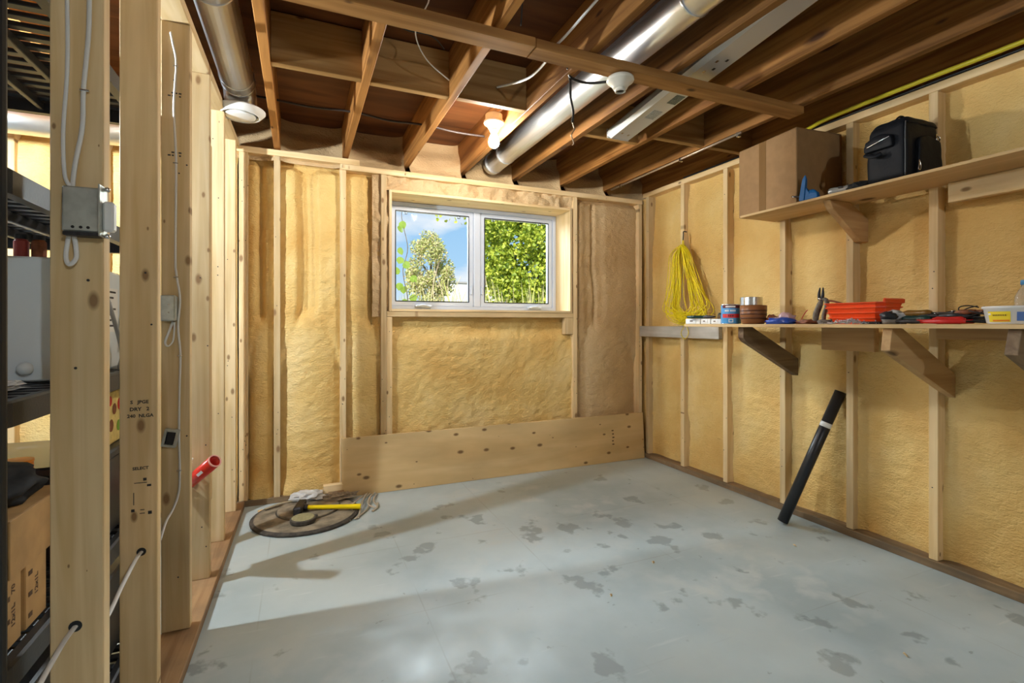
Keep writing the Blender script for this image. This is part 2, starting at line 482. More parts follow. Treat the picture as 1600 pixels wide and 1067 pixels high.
M['bracket'] = wood('pine_bracket', (0.56, 0.36, 0.17), (0.44, 0.26, 0.11), var=0.05)
M['whitewash'] = wood('whitewashed_cleat', (0.72, 0.68, 0.60), (0.55, 0.49, 0.40), dirt=0.25, dirtcol=(0.3, 0.25, 0.18), knots=False)
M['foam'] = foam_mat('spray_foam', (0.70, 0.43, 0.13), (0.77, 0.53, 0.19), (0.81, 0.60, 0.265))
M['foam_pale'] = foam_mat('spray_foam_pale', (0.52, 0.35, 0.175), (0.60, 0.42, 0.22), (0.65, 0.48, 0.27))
M['concrete'] = concrete_mat()
M['foundation'] = plain('foundation_concrete', (0.42, 0.41, 0.39), 0.9, var=0.1, bump=0.3, bscale=12)
M['vinyl'] = plain('white_vinyl', (0.58, 0.63, 0.72), 0.35, bump=0.02)
M['glass'] = None
M['black_line'] = plain('black_screen_rail', (0.015, 0.015, 0.017), 0.4)
M['duct'] = duct_mat('galvanised_duct')
M['white_metal'] = plain('painted_white_metal', (0.78, 0.77, 0.74), 0.35, bump=0.02)
M['fixture'] = plain('fixture_sheet_metal', (0.62, 0.62, 0.61), 0.38, metal=0.35, bump=0.03)
M['white_plastic'] = plain('white_plastic', (0.80, 0.80, 0.78), 0.4, bump=0.02)
M['porcelain'] = plain('porcelain', (0.74, 0.69, 0.58), 0.3, bump=0.02)
M['bulb'] = emit('lit_bulb', (1.0, 0.955, 0.88), BULB_MAIN)
M['bulb_fill'] = emit('lit_fill_bulb', (0.86, 0.95, 1.0), BULB_FILL)
M['bulb_side'] = emit('lit_bulb_storage', (0.84, 0.93, 1.0), BULB_SIDE)
M['cable_white'] = plain('white_cable', (0.78, 0.76, 0.72), 0.45)
M['cable_black'] = plain('black_cable', (0.02, 0.02, 0.02), 0.5)
M['steel'] = plain('galvanised_box', (0.50, 0.53, 0.50), 0.42, metal=0.7, var=0.15, bscale=30)
M['nail_steel'] = plain('shiny_nails', (0.66, 0.67, 0.68), 0.25, metal=0.45)
M['bright_steel'] = plain('bright_steel', (0.72, 0.72, 0.72), 0.25, metal=1.0)
M['copper'] = plain('copper_conduit', (0.55, 0.42, 0.30), 0.35, metal=0.6)
M['black_plastic'] = plain('black_plastic', (0.022, 0.024, 0.028), 0.38, bump=0.08, bscale=150)
M['abs'] = plain('black_abs', (0.018, 0.019, 0.022), 0.33)
M['yellow_rope'] = plain('yellow_rope', (0.86, 0.68, 0.01), 0.5, var=0.12, bscale=90)
M['yellow_pipe'] = plain('yellow_gas_line', (0.72, 0.60, 0.03), 0.4)
M['card'] = plain('cardboard', (0.32, 0.185, 0.08), 0.75, var=0.07, bump=0.06, bscale=20)
M['card_dark'] = plain('carton_board', (0.46, 0.27, 0.10), 0.75, var=0.1, bscale=18)
M['tape'] = plain('packing_tape', (0.22, 0.125, 0.05), 0.12, bump=0.5, bscale=25)
M['ink'] = plain('black_ink', (0.035, 0.03, 0.028), 0.7)
M['ink_brown'] = plain('brown_ink', (0.10, 0.05, 0.02), 0.7)
M['bag'] = plain('black_nylon', (0.006, 0.007, 0.010), 0.62, spec=0.3, bump=0.5, bscale=40)
M['bag_trim'] = plain('bag_piping', (0.10, 0.11, 0.12), 0.3)
M['cloth'] = plain('black_cloth', (0.010, 0.011, 0.013), 0.8, bump=0.6, bscale=20)
M['red_plastic'] = plain('orange_red_plastic', (0.86, 0.075, 0.012), 0.28, bump=0.03)
M['red_tube'] = plain('red_tube', (0.62, 0.03, 0.015), 0.3)
M['red_grip'] = plain('red_grip', (0.62, 0.022, 0.02), 0.4)
M['orange'] = plain('orange_plastic', (0.80, 0.24, 0.02), 0.4)
M['blue'] = plain('blue_label', (0.075, 0.30, 0.60), 0.35)
M['blue_tool'] = plain('blue_tool', (0.008, 0.10, 0.30), 0.5, spec=0.25)
M['blue_pack'] = plain('blue_wrapper', (0.03, 0.08, 0.40), 0.2, bump=0.8, bscale=40)
M['label_red'] = plain('label_red', (0.60, 0.03, 0.035), 0.4)
M['label_maroon'] = plain('label_maroon', (0.12, 0.012, 0.02), 0.4)
M['yellow'] = plain('yellow_label', (0.85, 0.66, 0.03), 0.4)
M['hammer_yellow'] = plain('yellow_handle', (0.88, 0.66, 0.0), 0.35)
M['iron'] = plain('dark_iron', (0.045, 0.042, 0.045), 0.5, metal=0.5, var=0.3, bump=0.2)
M['sump'] = plain('dusty_sump_lid', (0.20, 0.165, 0.115), 0.85, var=0.45, bump=0.5, bscale=14)
M['sump_dark'] = plain('sump_rim', (0.055, 0.046, 0.036), 0.8, var=0.4, bump=0.4, bscale=30)
M['puck'] = plain('dusty_cap', (0.28, 0.25, 0.13), 0.9, var=0.15)
M['grip_grey'] = plain('worn_grip', (0.17, 0.145, 0.115), 0.6, var=0.3)
M['brown_wood'] = wood('dark_turned_wood', (0.42, 0.17, 0.06), (0.16, 0.06, 0.022), across=2.0, stretch=2.0, knots=False, rough=0.35)
M['green_dark'] = plain('dark_green_grip', (0.01, 0.045, 0.04), 0.35)
M['amber'] = plain('amber_handle', (0.22, 0.11, 0.02), 0.3)
M['bag_plastic'] = plain('crumpled_plastic', (0.55, 0.55, 0.54), 0.18, bump=1.0, bscale=35)
M['pink_plastic'] = plain('pink_wrapper', (0.62, 0.42, 0.46), 0.2, bump=1.0, bscale=35)
M['rust'] = plain('rusty_brown', (0.24, 0.075, 0.03), 0.6, var=0.3)
M['fridge'] = plain('appliance_enamel', (0.66, 0.72, 0.76), 0.4, bump=0.02)
M['clear'] = plain('clear_plastic', (0.86, 0.88, 0.88), 0.08, trans=0.85, ior=1.2)
M['pink'] = plain('pink_jar', (0.40, 0.07, 0.07), 0.4)
M['soil'] = plain('lawn_soil', (0.20, 0.17, 0.07), 0.95, var=0.4, bscale=4)
M['bark'] = plain('bark', (0.20, 0.15, 0.10), 0.9, var=0.3, bump=0.5, bscale=30)
M['leaf_green'] = leaf_mat('shrub_leaf', [(0.16, 0.26, 0.04), (0.44, 0.54, 0.05), (0.72, 0.74, 0.10), (0.30, 0.42, 0.06), (0.62, 0.66, 0.09)])
M['leaf_pale'] = leaf_mat('pale_leaf', [(0.50, 0.55, 0.18), (0.66, 0.68, 0.26), (0.80, 0.62, 0.46), (0.56, 0.60, 0.20), (0.78, 0.76, 0.40)])
M['leaf_vine'] = leaf_mat('vine_leaf', [(0.12, 0.25, 0.025), (0.34, 0.40, 0.045)], 0.08)
M['straw'] = leaf_mat('dry_grass', [(0.60, 0.50, 0.28), (0.44, 0.46, 0.12), (0.72, 0.62, 0.36), (0.34, 0.40, 0.10)], 0.2)
M['house_white'] = plain('white_siding', (0.85, 0.85, 0.84), 0.6)
M['house_roof'] = plain('grey_shingle', (0.35, 0.34, 0.33), 0.8, var=0.2)

def glass_mat():
    m, nt, b = new_mat('window_glass'); N = nt.nodes; L = nt.links
    tr = N.new('ShaderNodeBsdfTransparent'); tr.inputs[0].default_value = (0.97, 0.98, 0.98, 1)
    gl = N.new('ShaderNodeBsdfGlossy'); gl.inputs['Roughness'].default_value = 0.02
    fr = N.new('ShaderNodeFresnel'); fr.inputs[0].default_value = 1.45
    mx = N.new('ShaderNodeMixShader')
    mu = N.new('ShaderNodeMath'); mu.operation = 'MULTIPLY'; mu.inputs[1].default_value = 0.03; L.new(fr.outputs[0], mu.inputs[0]); L.new(mu.outputs[0], mx.inputs[0]); L.new(tr.outputs[0], mx.inputs[1]); L.new(gl.outputs[0], mx.inputs[2])
    L.new(mx.outputs[0], nt.nodes['Material Output'].inputs[0])
    return m
M['glass'] = glass_mat()
# ------------------------------------------------------------------ the setting
XL, XR, YB = -0.38, 2.74, 3.50          # stud faces: partition, right wall, back wall
JB, JT = 2.28, 2.515                    # underside / top of the joists

floor = link('floor', box_mesh(6.1, 7.5, 0.1, 0), M['concrete'], loc=(-0.05, 0.15, -0.05)); floor['kind'] = 'structure'

# --- ceiling: subfloor with joists, blocking and the cross brace under them
ceiling = setting('ceiling')
for k in range(13):
    y1 = 3.88 - k * 0.58
    block('subfloor_panel', -3.1, 3.0, y1 - 0.578, y1, JT, JT + 0.06, M['sub'], ceiling, bev=0)
JX = [-2.66, -2.24, -1.82, -1.40, -0.98, -0.56, -0.14, 0.28, 0.70, 1.12, 1.545, 1.965, 2.385, 2.80]
for x in JX:
    block('joist', x - 0.019, x + 0.019, -3.55, 3.72, JB, JT - 0.001, M['joist'], ceiling)
block('rim_joist', -3.1, 2.95, 3.722, 3.76, JB - 0.05, JT - 0.001, M['joist'], ceiling)
random.seed(4)
for i in range(5, len(JX) - 1):
    dy = random.uniform(-0.02, 0.02)
    if i in (5, 9): continue            # the ducts fill these bays
    if i == 10: dy = 0.14
    block('blocking', JX[i] + 0.0195, JX[i + 1] - 0.0195, 2.385 + dy, 2.423 + dy, JB + 0.003, JT - 0.006, M['blocking'], ceiling)
block('cross_brace', -0.36, 0.852, 1.745, 1.834, JB - 0.038, JB, M['brace'], ceiling, bev=0.003)
block('cross_brace', 0.855, 2.40, 1.748, 1.837, JB - 0.038, JB, M['brace'], ceiling, bev=0.003)

# --- foam panels
def foam_panel(parent, axis, base, u0, u1, z0, z1, fn, step=0.011, mat=None, edge=None):
    """relief of sprayed foam between two studs; fn(u, z) gives how far the surface sits behind the stud faces"""
    nu = max(4, int((u1 - u0) / step)); nz = max(4, int((z1 - z0) / step))
    U, Z = np.meshgrid(np.linspace(u0, u1, nu), np.linspace(z0, z1, nz))
    D = fn(U, Z)
    c = np.array([(u0 + u1) / 2, (z0 + z1) / 2])
    if axis == 'Y': V = np.stack([U - c[0], base + D - base, Z - c[1]], -1)
    else: V = np.stack([base + D - base, U - c[0], Z - c[1]], -1)
    V = V.reshape(-1, 3)
    F = []
    for j in range(nz - 1):
        for i in range(nu - 1):
            a = j * nu + i
            F.append((a, a + 1, a + nu + 1, a + nu) if axis == 'Y' else (a, a + nu, a + nu + 1, a + 1))
    me = bpy.data.meshes.new('m'); me.from_pydata(V.tolist(), [], F); me.update()
    loc = (c[0], base, c[1]) if axis == 'Y' else (base, c[0], c[1])
    return link('foam_panel', me, mat or M['foam'], parent, loc=loc, smooth=True)

def bay_back(u0, u1, split=1.18, depth=0.034, seed=0, valley=0.5, vd=0.035):
    def fn(U, Z):
        s = (U - u0) / (u1 - u0); q = np.abs(2 * s - 1)
        wob = fbm(U * 3 + seed, Z * 2.2 + seed * 3, 3)
        s2 = s + 0.10 * fbm(Z * 3 + seed, U * 0 + seed, 2)
        up = depth - 0.006 + vd * (sstep(0.20, 0.10, np.abs(s2 - valley)) ) + 0.022 * np.exp(-((s2 - valley) / 0.022) ** 2) + 0.012 * q ** 6
        lo = depth - 0.018 + 0.050 * q ** 2.4
        zb = split + 0.02 - 0.36 * np.clip(q, 0, 1) ** 2.2 + 0.1 * wob
        w = sstep(zb - 0.06, zb + 0.06, Z)
        d = lo * (1 - w) + up * w
        rough = 0.016 * fbm(U * 30 + seed, Z * 38, 3)
        d = d + 0.05 * sstep(2.145, 2.20, Z)
        lip = 0.03 * sstep(0.16, 0.0, Z - 0.04) * -1
        return np.clip(d + 0.022 * wob + rough + lip, -0.0, 0.085)
    return fn

wall_back = setting('wall_back')
# poured foundation behind the foam, with the window hole
for (x0, x1, z0, z1) in ((-3.1, 0.565, -0.1, 2.23), (2.035, 2.99, -0.1, 2.23), (0.565, 2.035, -0.1, 1.235), (0.565, 2.035, 2.09, 2.23)):
    block('foundation', x0, x1, 3.63, 3.86, z0, z1, M['foundation'], wall_back, bev=0)
SZ0, SZ1 = 0.038, 2.19
block('bottom_plate', XL, XR, YB - 0.002, YB + 0.088, 0.0, 0.038, M['plate_dirty'], wall_back)
block('top_plate', XL - 0.09, 0.37, YB - 0.002, YB + 0.088, 2.230, 2.268, M['stud'], wall_back)
block('top_plate', 0.243, XR, YB - 0.002, YB + 0.088, SZ1 + 0.001, 2.229, M['stud'], wall_back)
def bstud(x0, z0, z1, dx=0.038):
    return block('stud', x0, x0 + dx, YB, YB + 0.089, z0, z1, M['stud'], wall_back)
bstud(-0.356, SZ0, 2.229); bstud(-0.318, SZ0, 2.229, 0.012)
bstud(-0.159, SZ0, 2.229)
bstud(0.244, SZ0, SZ1); bstud(0.512, SZ0, SZ1)
bstud(0.551, SZ0, 1.199)
bstud(2.047, SZ0, SZ1); bstud(2.700, SZ0, SZ1)
block('cripple_block', 1.972, 2.046, YB, YB + 0.06, 1.065, 1.199, M['stud'], wall_back)
block('rough_sill', 0.551, 2.046, YB - 0.002, YB + 0.088, 1.200, 1.238, M['stud'], wall_back)
bays = [(-0.306, -0.158, 0.5, 1), (-0.122, 0.245, 0.44, 2), (0.281, 0.513, 0.72, 3)]
for (a, b, vl, sd) in bays:
    foam_panel(wall_back, 'Y', YB, a, b, 0.03, 2.24, bay_back(a, b, valley=vl, seed=sd, split=1.22 if sd == 2 else 1.16, vd=0.042 if sd == 2 else 0.034))
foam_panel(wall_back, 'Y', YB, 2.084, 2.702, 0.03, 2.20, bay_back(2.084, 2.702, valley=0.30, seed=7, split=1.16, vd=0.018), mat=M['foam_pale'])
def under(U, Z):
    w = fbm(U * 2.2 + 5, Z * 1.8, 3)
    top = sstep(1.02, 1.10, Z + 0.05 * fbm(U * 5, Z * 0 + 2, 2))
    return np.clip(0.030 + 0.055 * w + 0.035 * top + 0.018 * fbm(U * 28, Z * 34, 3), 0.002, 0.085)
foam_panel(wall_back, 'Y', YB, 0.588, 2.048, 0.03, 1.201, under)
def above(U, Z):
    return np.clip(0.026 + 0.09 * fbm(U * 9, Z * 15, 3) + 0.05 * fbm(U * 26, Z * 30, 3), -0.004, 0.07)
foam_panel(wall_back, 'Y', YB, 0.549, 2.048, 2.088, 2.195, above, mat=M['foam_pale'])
# ragged strips of foam squeezed out beside the window studs
def strip(U, Z):
    return np.clip(0.018 + 0.07 * fbm(U * 9, Z * 9, 3) + 0.03 * np.abs(fbm(U * 30, Z * 14, 3)), -0.002, 0.08)
foam_panel(wall_back, 'Y', YB, 0.455, 0.513, 1.20, 2.19, strip, step=0.007, mat=M['foam_pale'])
foam_panel(wall_back, 'Y', YB, 0.549, 0.566, 1.238, 2.10, strip, step=0.007, mat=M['foam_pale'])
foam_panel(wall_back, 'Y', YB, 2.030, 2.048, 1.238, 2.10, strip, step=0.007, mat=M['foam_pale'])
# foam over the rim joist, one bay each
for i in range(5, len(JX) - 1):
    a, b = JX[i] + 0.019, JX[i + 1] - 0.019
    def rim(U, Z, a=a, b=b, i=i):
        s = (U - a) / (b - a); q = np.abs(2 * s - 1)
        return 0.105 + 0.04 * fbm(U * 6 + i, Z * 9, 3) - 0.05 * q ** 5 - 0.06 * sstep(2.30, 2.20, Z) + 0.05 * sstep(2.36, 2.46, Z)
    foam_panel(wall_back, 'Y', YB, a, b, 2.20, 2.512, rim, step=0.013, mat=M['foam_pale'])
# the same wall goes on in the storage room
for x in (-0.62, -1.03, -1.44, -1.85, -2.26, -2.67):
    block('stud', x - 0.019, x + 0.019, YB, YB + 0.089, SZ0, 2.229, M['stud'], wall_back)
block('bottom_plate', -3.0, XL - 0.09, YB, YB + 0.089, 0, 0.038, M['plate_dirty'], wall_back)
block('top_plate', -3.0, XL - 0.091, YB, YB + 0.089, 2.230, 2.268, M['stud'], wall_back)
sx = [-3.0, -2.67, -2.26, -1.85, -1.44, -1.03, -0.62, -0.35]
for a, b in zip(sx[:-1], sx[1:]):
    foam_panel(wall_back, 'Y', YB, a + 0.018, b - 0.018, 0.03, 2.24, bay_back(a, b, seed=a), step=0.03)

# --- right wall
wall_right = setting('wall_right')
block('foundation', 2.90, 2.99, -3.6, 3.86, -0.1, 2.6, M['foundation'], wall_right, bev=0)
RY = [3.433, 3.011, 2.588, 2.140, 1.734, 1.349, 0.94, 0.53, 0.12, -0.29]
block('bottom_plate', XR - 0.012, XR + 0.09, -0.4, 3.498, 0.0, 0.038, M['plate_dirty'], wall_right)
block('top_plate', XR - 0.002, XR + 0.088, -0.4, 3.49, 2.242, JB, M['stud'], wall_right)
for y in RY:
    block('stud', XR, XR + 0.089, y - 0.019, y + 0.019, SZ0, 2.242, M['stud'], wall_right)
for k in range(len(RY) - 1):
    a, b = RY[k + 1] + 0.018, RY[k] - 0.018
    def rw(U, Z, a=a, b=b, k=k):
        s = (U - a) / (b - a); q = np.abs(2 * s - 1)
        w = fbm(U * 2.4 + k * 5, Z * 1.3 + k, 3)
        return np.clip(0.064 + 0.035 * w - 0.030 * np.clip((q - 0.78) / 0.22, 0, 1) ** 2 * sstep(-0.05, 0.12, w) + 0.017 * fbm(U * 26, Z * 34, 3) + 0.012 * sstep(2.0, 2.2, Z), 0.02, 0.086)
    foam_panel(wall_right, 'X', XR, a, b, 0.03, 2.245, rw, step=0.012 if k < 6 else 0.04)
def rcorner(U, Z): return 0.03 + 0.03 * fbm(U * 4, Z * 3, 2)
foam_panel(wall_right, 'X', XR, 3.450, 3.59, 0.03, 2.24, rcorner)
block('foundation', 2.86, 2.90, -3.6, -0.31, -0.1, 2.5, M['foundation'], wall_right, bev=0)

# --- open stud partition on the left
wall_left = setting('wall_left')
def lx(y): return -0.384 + 0.0145 * (y - 1.3)
LY = [1.300, 1.700, 2.118, 2.500, 2.900, 3.330]
lumber('bottom_plate', (lx(0.6) - 0.030, 0.6, 0.019), (lx(3.49) - 0.030, 3.49, 0.019), 0.118, 0.038, (1, 0, 0), M['plate_left'], wall_left)
lumber('top_plate', (lx(0.6) - 0.044, 0.6, 2.261), (lx(3.49) - 0.044, 3.49, 2.261), 0.089, 0.038, (1, 0, 0), M['stud'], wall_left)
LS = []
for i, y in enumerate(LY):
    z0 = 0.0385
    LS.append(block('stud', lx(y) - 0.089, lx(y), y, y + 0.038, z0, 2.2415, M['stud'], wall_left))
# doubled short blocks nailed to two of the studs (seen between the further studs)
block('nailer', lx(2.5) - 0.075, lx(2.5) - 0.002, 2.54, 2.578, 0.36, 1.95, M['stud'], wall_left)
# stamps on the studs
for (body, sz, u, z) in (('S   JPGE', 0.013, -0.4205, 0.928), ('DRY   2', 0.014, -0.4205, 0.908), ('240  NLGA', 0.013, -0.4185, 0.889), ('SELECT', 0.0115, -0.418, 0.740)):
    lettering(body, sz, (u, 1.6995, z), (1, 0, 0), (0, 0, 1), M['ink'], LS[1], 'stamp')
for (u, z, w, h) in ((-0.408, 0.708, 0.008, 0.008), (-0.436, 0.622, 0.008, 0.008), (-0.396, 0.612, 0.009, 0.009), (-0.398, 0.690, 0.010, 0.006), (-0.434, 0.655, 0.002, 0.035), (-0.418, 0.699, 0.030, 0.002), (-0.414, 0.622, 0.010, 0.002), (-0.414, 0.612, 0.012, 0.002)):
    link('stamp', box_mesh(w, 0.0006, h, 0), M['ink'], LS[1], loc=(u, 1.6998, z))
for (z0, rows) in ((1.985, 2), (1.77, 2)):
    for r_ in range(rows):
        for c_ in (0, 1, 3) if r_ else (1, 2, 3):
            link('stamp', box_mesh(0.006 + 0.003 * ((r_ + c_) % 2), 0.0006, 0.005, 0), M['ink'], LS[2], loc=(-0.436 + 0.011 * c_, 2.1178, z0 - 0.011 * r_))
# knot holes and nail heads on the partition studs, one mark each
NAIL = lathe_mesh([(0.0001, 0), (0.0028, 0), (0.0028, 0.0012), (0.0001, 0.0014)], 8)
NAIL.materials.append(M['iron'])
random.seed(11)
for i, y in enumerate(LY):
    for k in range(5 if i > 1 else 2):
        link('nail_head', NAIL, None, LS[i], loc=(lx(y) - random.uniform(0.006, 0.05), y - 0.0002, random.uniform(0.15, 2.1)), rot=(R(90), 0, 0))

for o in [o for o in list(wall_back.children) + list(wall_right.children) if o.name.startswith('stud')]:
    c = o.matrix_basis.translation; L_ = max(o.dimensions) if max(o.dimensions) > 0 else 2.1
    if c.x < -0.45 or (c.y < 0.8): continue
    right = c.x > 2.75
    for k in range(5):
        z = random.uniform(0.10, 0.92) * (c.z * 2)
        q = random.uniform(-0.013, 0.013)
        if right: link('nail_head', NAIL, None, o, loc=(XR - 0.0002, c.y + q, z), rot=(0, R(-90), 0))
        else: link('nail_head', NAIL, None, o, loc=(c.x + q, YB - 0.0002, z), rot=(R(90), 0, 0))
# --- enclosing walls of the rest of the basement
wall_storage = link('wall_storage', box_mesh(0.1, 7.4, 2.6, 0), M['foundation'], loc=(-3.06, 0.15, 1.2)); wall_storage['kind'] = 'structure'
wall_front = link('wall_front', box_mesh(6.1, 0.1, 2.6, 0), plain('painted_front_wall', (0.62, 0.52, 0.36), 0.8, var=0.05), loc=(-0.05, -3.58, 1.2)); wall_front['kind'] = 'structure'

# --- window
window = setting('window_1')
WX0, WX1, WZ0, WZ1 = 0.585, 2.015, 1.255, 2.072
YF = 3.735
block('jamb', WX0 - 0.018, WX0, YB - 0.006, 3.80, WZ0 - 0.018, WZ1 + 0.018, M['stud'], window, bev=0.001)
block('jamb', WX1, WX1 + 0.018, YB - 0.006, 3.80, WZ0 - 0.018, WZ1 + 0.018, M['stud'], window, bev=0.001)
block('jamb', WX0, WX1, YB - 0.006, 3.80, WZ1, WZ1 + 0.018, M['stud'], window, bev=0.001)
block('sill_board', WX0, WX1, YB - 0.006, 3.80, WZ0 - 0.0165, WZ0, M['stud'], window, bev=0.001)
def frame_mesh(w, h, bar, depth, bev=0.004):
    """picture-frame bar in the XZ plane, centred, front at y = 0"""
    bm = bmesh.new()
    o = [(-w / 2, -h / 2), (w / 2, -h / 2), (w / 2, h / 2), (-w / 2, h / 2)]
    i = [(-w / 2 + bar, -h / 2 + bar), (w / 2 - bar, -h / 2 + bar), (w / 2 - bar, h / 2 - bar), (-w / 2 + bar, h / 2 - bar)]
    vo = [[bm.verts.new((x, y, z)) for (x, z) in o] for y in (0, depth)]
    vi = [[bm.verts.new((x, y, z)) for (x, z) in i] for y in (0, depth)]
    for k in range(4):
        n = (k + 1) % 4
        bm.faces.new((vo[0][k], vo[0][n], vi[0][n], vi[0][k])); bm.faces.new((vo[1][k], vi[1][k], vi[1][n], vo[1][n]))
        bm.faces.new((vo[0][k], vo[1][k], vo[1][n], vo[0][n])); bm.faces.new((vi[0][k], vi[0][n], vi[1][n], vi[1][k]))
    bmesh.ops.recalc_face_normals(bm, faces=bm.faces)
    if bev: bmesh.ops.bevel(bm, geom=bm.edges[:], offset=bev, segments=2, affect='EDGES')
    return from_bm(bm)
cxw, czw = (WX0 + WX1) / 2, (WZ0 + WZ1) / 2
link('window_frame', frame_mesh(WX1 - WX0 - 0.002, WZ1 - WZ0 - 0.002, 0.030, 0.085), M['vinyl'], window, loc=(cxw, YF, czw))
link('mullion', box_mesh(0.056, 0.075, WZ1 - WZ0 - 0.06, 0.004), M['vinyl'], window, loc=(cxw, YF + 0.0405, czw))
for k, (gx0, gx1) in enumerate(((0.654, 1.233), (1.366, 1.945))):
    gz0, gz1 = 1.322, 2.006
    sw, sh = gx1 - gx0, gz1 - gz0
    sash = link('sash', frame_mesh(sw + 0.074, sh + 0.074, 0.037, 0.045, 0.004), M['vinyl'], window, loc=((gx0 + gx1) / 2, YF + 0.012, (gz0 + gz1) / 2))
    link('screen_frame', frame_mesh(sw + 0.004, sh + 0.004, 0.0065, 0.008, 0), M['black_line'], sash, loc=((gx0 + gx1) / 2, YF + 0.010, (gz0 + gz1) / 2))
    link('pane', box_mesh(sw + 0.01, 0.005, sh + 0.01, 0), M['glass'], sash, loc=((gx0 + gx1) / 2, YF + 0.042, (gz0 + gz1) / 2))
    for tx in (0.13, 0.85):
        link('screen_clip', frame_mesh(0.024, 0.026, 0.005, 0.006, 0), M['black_line'], sash, loc=(gx0 + sw * tx, YF + 0.006, gz1 - 0.012))
    hx = 0.86 if k == 0 else 1.80
    cr = link('crank_housing', box_mesh(0.125, 0.035, 0.018, 0.006, 2), M['vinyl'], window, loc=(hx, YF - 0.014, WZ0 + 0.030))
    tube('crank_handle', [(hx - 0.05, YF - 0.036, WZ0 + 0.030), (hx, YF - 0.040, WZ0 + 0.038), (hx + 0.05, YF - 0.036, WZ0 + 0.026)], 0.007, M['vinyl'], cr, sub=4)
    lx_ = gx1 + 0.022 if k == 0 else gx0 - 0.022
    link('sash_lock', box_mesh(0.016, 0.016, 0.07, 0.004, 2), M['vinyl'], window, loc=(lx_, YF + 0.006, 1.42))

# --- outdoors: ground, stalks, trees, vine
ground = link('ground', box_mesh(80, 60, 0.2, 0), M['soil'], loc=(5, 33.87, 1.05)); ground['kind'] = 'structure'

def leaf_cloud(pts, size, seed, droop=0.3):
    """small pointed leaves, one two-triangle blade for each point"""
    rg = np.random.RandomState(seed); V = []; F = []
    for p in pts:
        d = Vector(rg.normal(size=3)); d.z -= droop; d.normalize()
        s = d.cross(Vector(rg.normal(size=3))).normalized()
        l = size * rg.uniform(0.6, 1.3); w = l * 0.42
        p = Vector(p); k = len(V)
        n = d.cross(s) * l * 0.12
        V += [p, p + d * l * 0.5 + s * w + n, p + d * l, p + d * l * 0.5 - s * w + n]
        F += [(k, k + 1, k + 2), (k, k + 2, k + 3)]
    return mesh_from(V, F)

def crown_points(c, rx, ry, rz, n, seed, clumps=40, cr=0.33):
    rg = np.random.RandomState(seed); out = []
    cs = rg.normal(size=(clumps, 3)); cs /= np.linalg.norm(cs, axis=1)[:, None]; cs *= rg.uniform(0.45, 1.0, size=(clumps, 1)) ** 0.6
    for k in range(n):
        q = cs[rg.randint(clumps)]; d = rg.normal(size=3); d /= np.linalg.norm(d); d *= rg.uniform(0.7, 1.0) * cr
        v = q + d
        out.append((c[0] + v[0] * rx, c[1] + v[1] * ry, c[2] + v[2] * rz))
    return out

def tree(name, label, base, height, c, r, n, leaf, mat, seed, clumps=40, cr=0.33, limbs=9, trunk_r=0.07):
    t = thing(name, label, 'tree', base)
    b = Vector(base); cc = Vector(c); rg = random.Random(seed)
    tr = tube('trunk', [b, b.lerp(cc, 0.35) + Vector((rg.uniform(-.1, .1), 0, 0)), b.lerp(cc, 0.8), cc + Vector((0, 0, r[2] * 0.5))], [trunk_r, trunk_r * 0.8, trunk_r * 0.5, trunk_r * 0.15], M['bark'], t)
    for k in range(limbs):
        a = rg.uniform(0, 6.28); z = rg.uniform(0.3, 1.0)
        p = b.lerp(cc, z)
        e = cc + Vector((math.cos(a) * r[0] * 0.8, math.sin(a) * r[1] * 0.8, rg.uniform(-0.5, 0.8) * r[2]))
        tube('limb', [p, p.lerp(e, 0.5) + Vector((0, 0, 0.1 * r[2])), e], [trunk_r * 0.45, trunk_r * 0.3, trunk_r * 0.1], M['bark'], tr, sides=5, sub=4)
    pts = crown_points(c, *r, n, seed, clumps, cr)
    cr_ = link('crown', leaf_cloud([Vector(p) - cc for p in pts], leaf, seed), mat, t, loc=cc)
    cr_['kind'] = 'stuff'
    return t
tree('tree', 'pale olive tree with pinkish tufts seen through the left window pane', (3.2, 13.0, 1.15), 2.5, (3.2, 13.0, 2.50), (0.62, 0.6, 1.02), 9000, 0.06, M['leaf_pale'], 5, clumps=90, cr=0.20, trunk_r=0.05)
tree('tree', 'dense yellow-green leafy tree filling the right window pane', (4.2, 8.4, 1.15), 3.0, (4.15, 8.4, 2.62), (1.15, 1.0, 1.75), 34000, 0.075, M['leaf_green'], 9, clumps=320, cr=0.15, limbs=5)
tree('tree', 'low dark hedge-like tree far off beneath the cloudy sky', (1.3, 22.0, 1.15), 2.0, (1.3, 22.0, 1.75), (2.4, 1.5, 0.75), 3500, 0.16, M['leaf_pale'], 21, clumps=60, cr=0.3)
house = thing('house', 'small white building far beyond the dry stalks outside', 'building', (10.6, 32.0, 1.15))
block('wall', 8.9, 13.5, 32.0, 36.0, 1.15, 3.9, M['house_white'], house, bev=0)
prism('roof', [(31.9, 3.9), (36.1, 3.9), (36.1, 4.0), (31.9, 4.0)], 'X', 8.6, 13.8, M['house_roof'], house, bev=0)
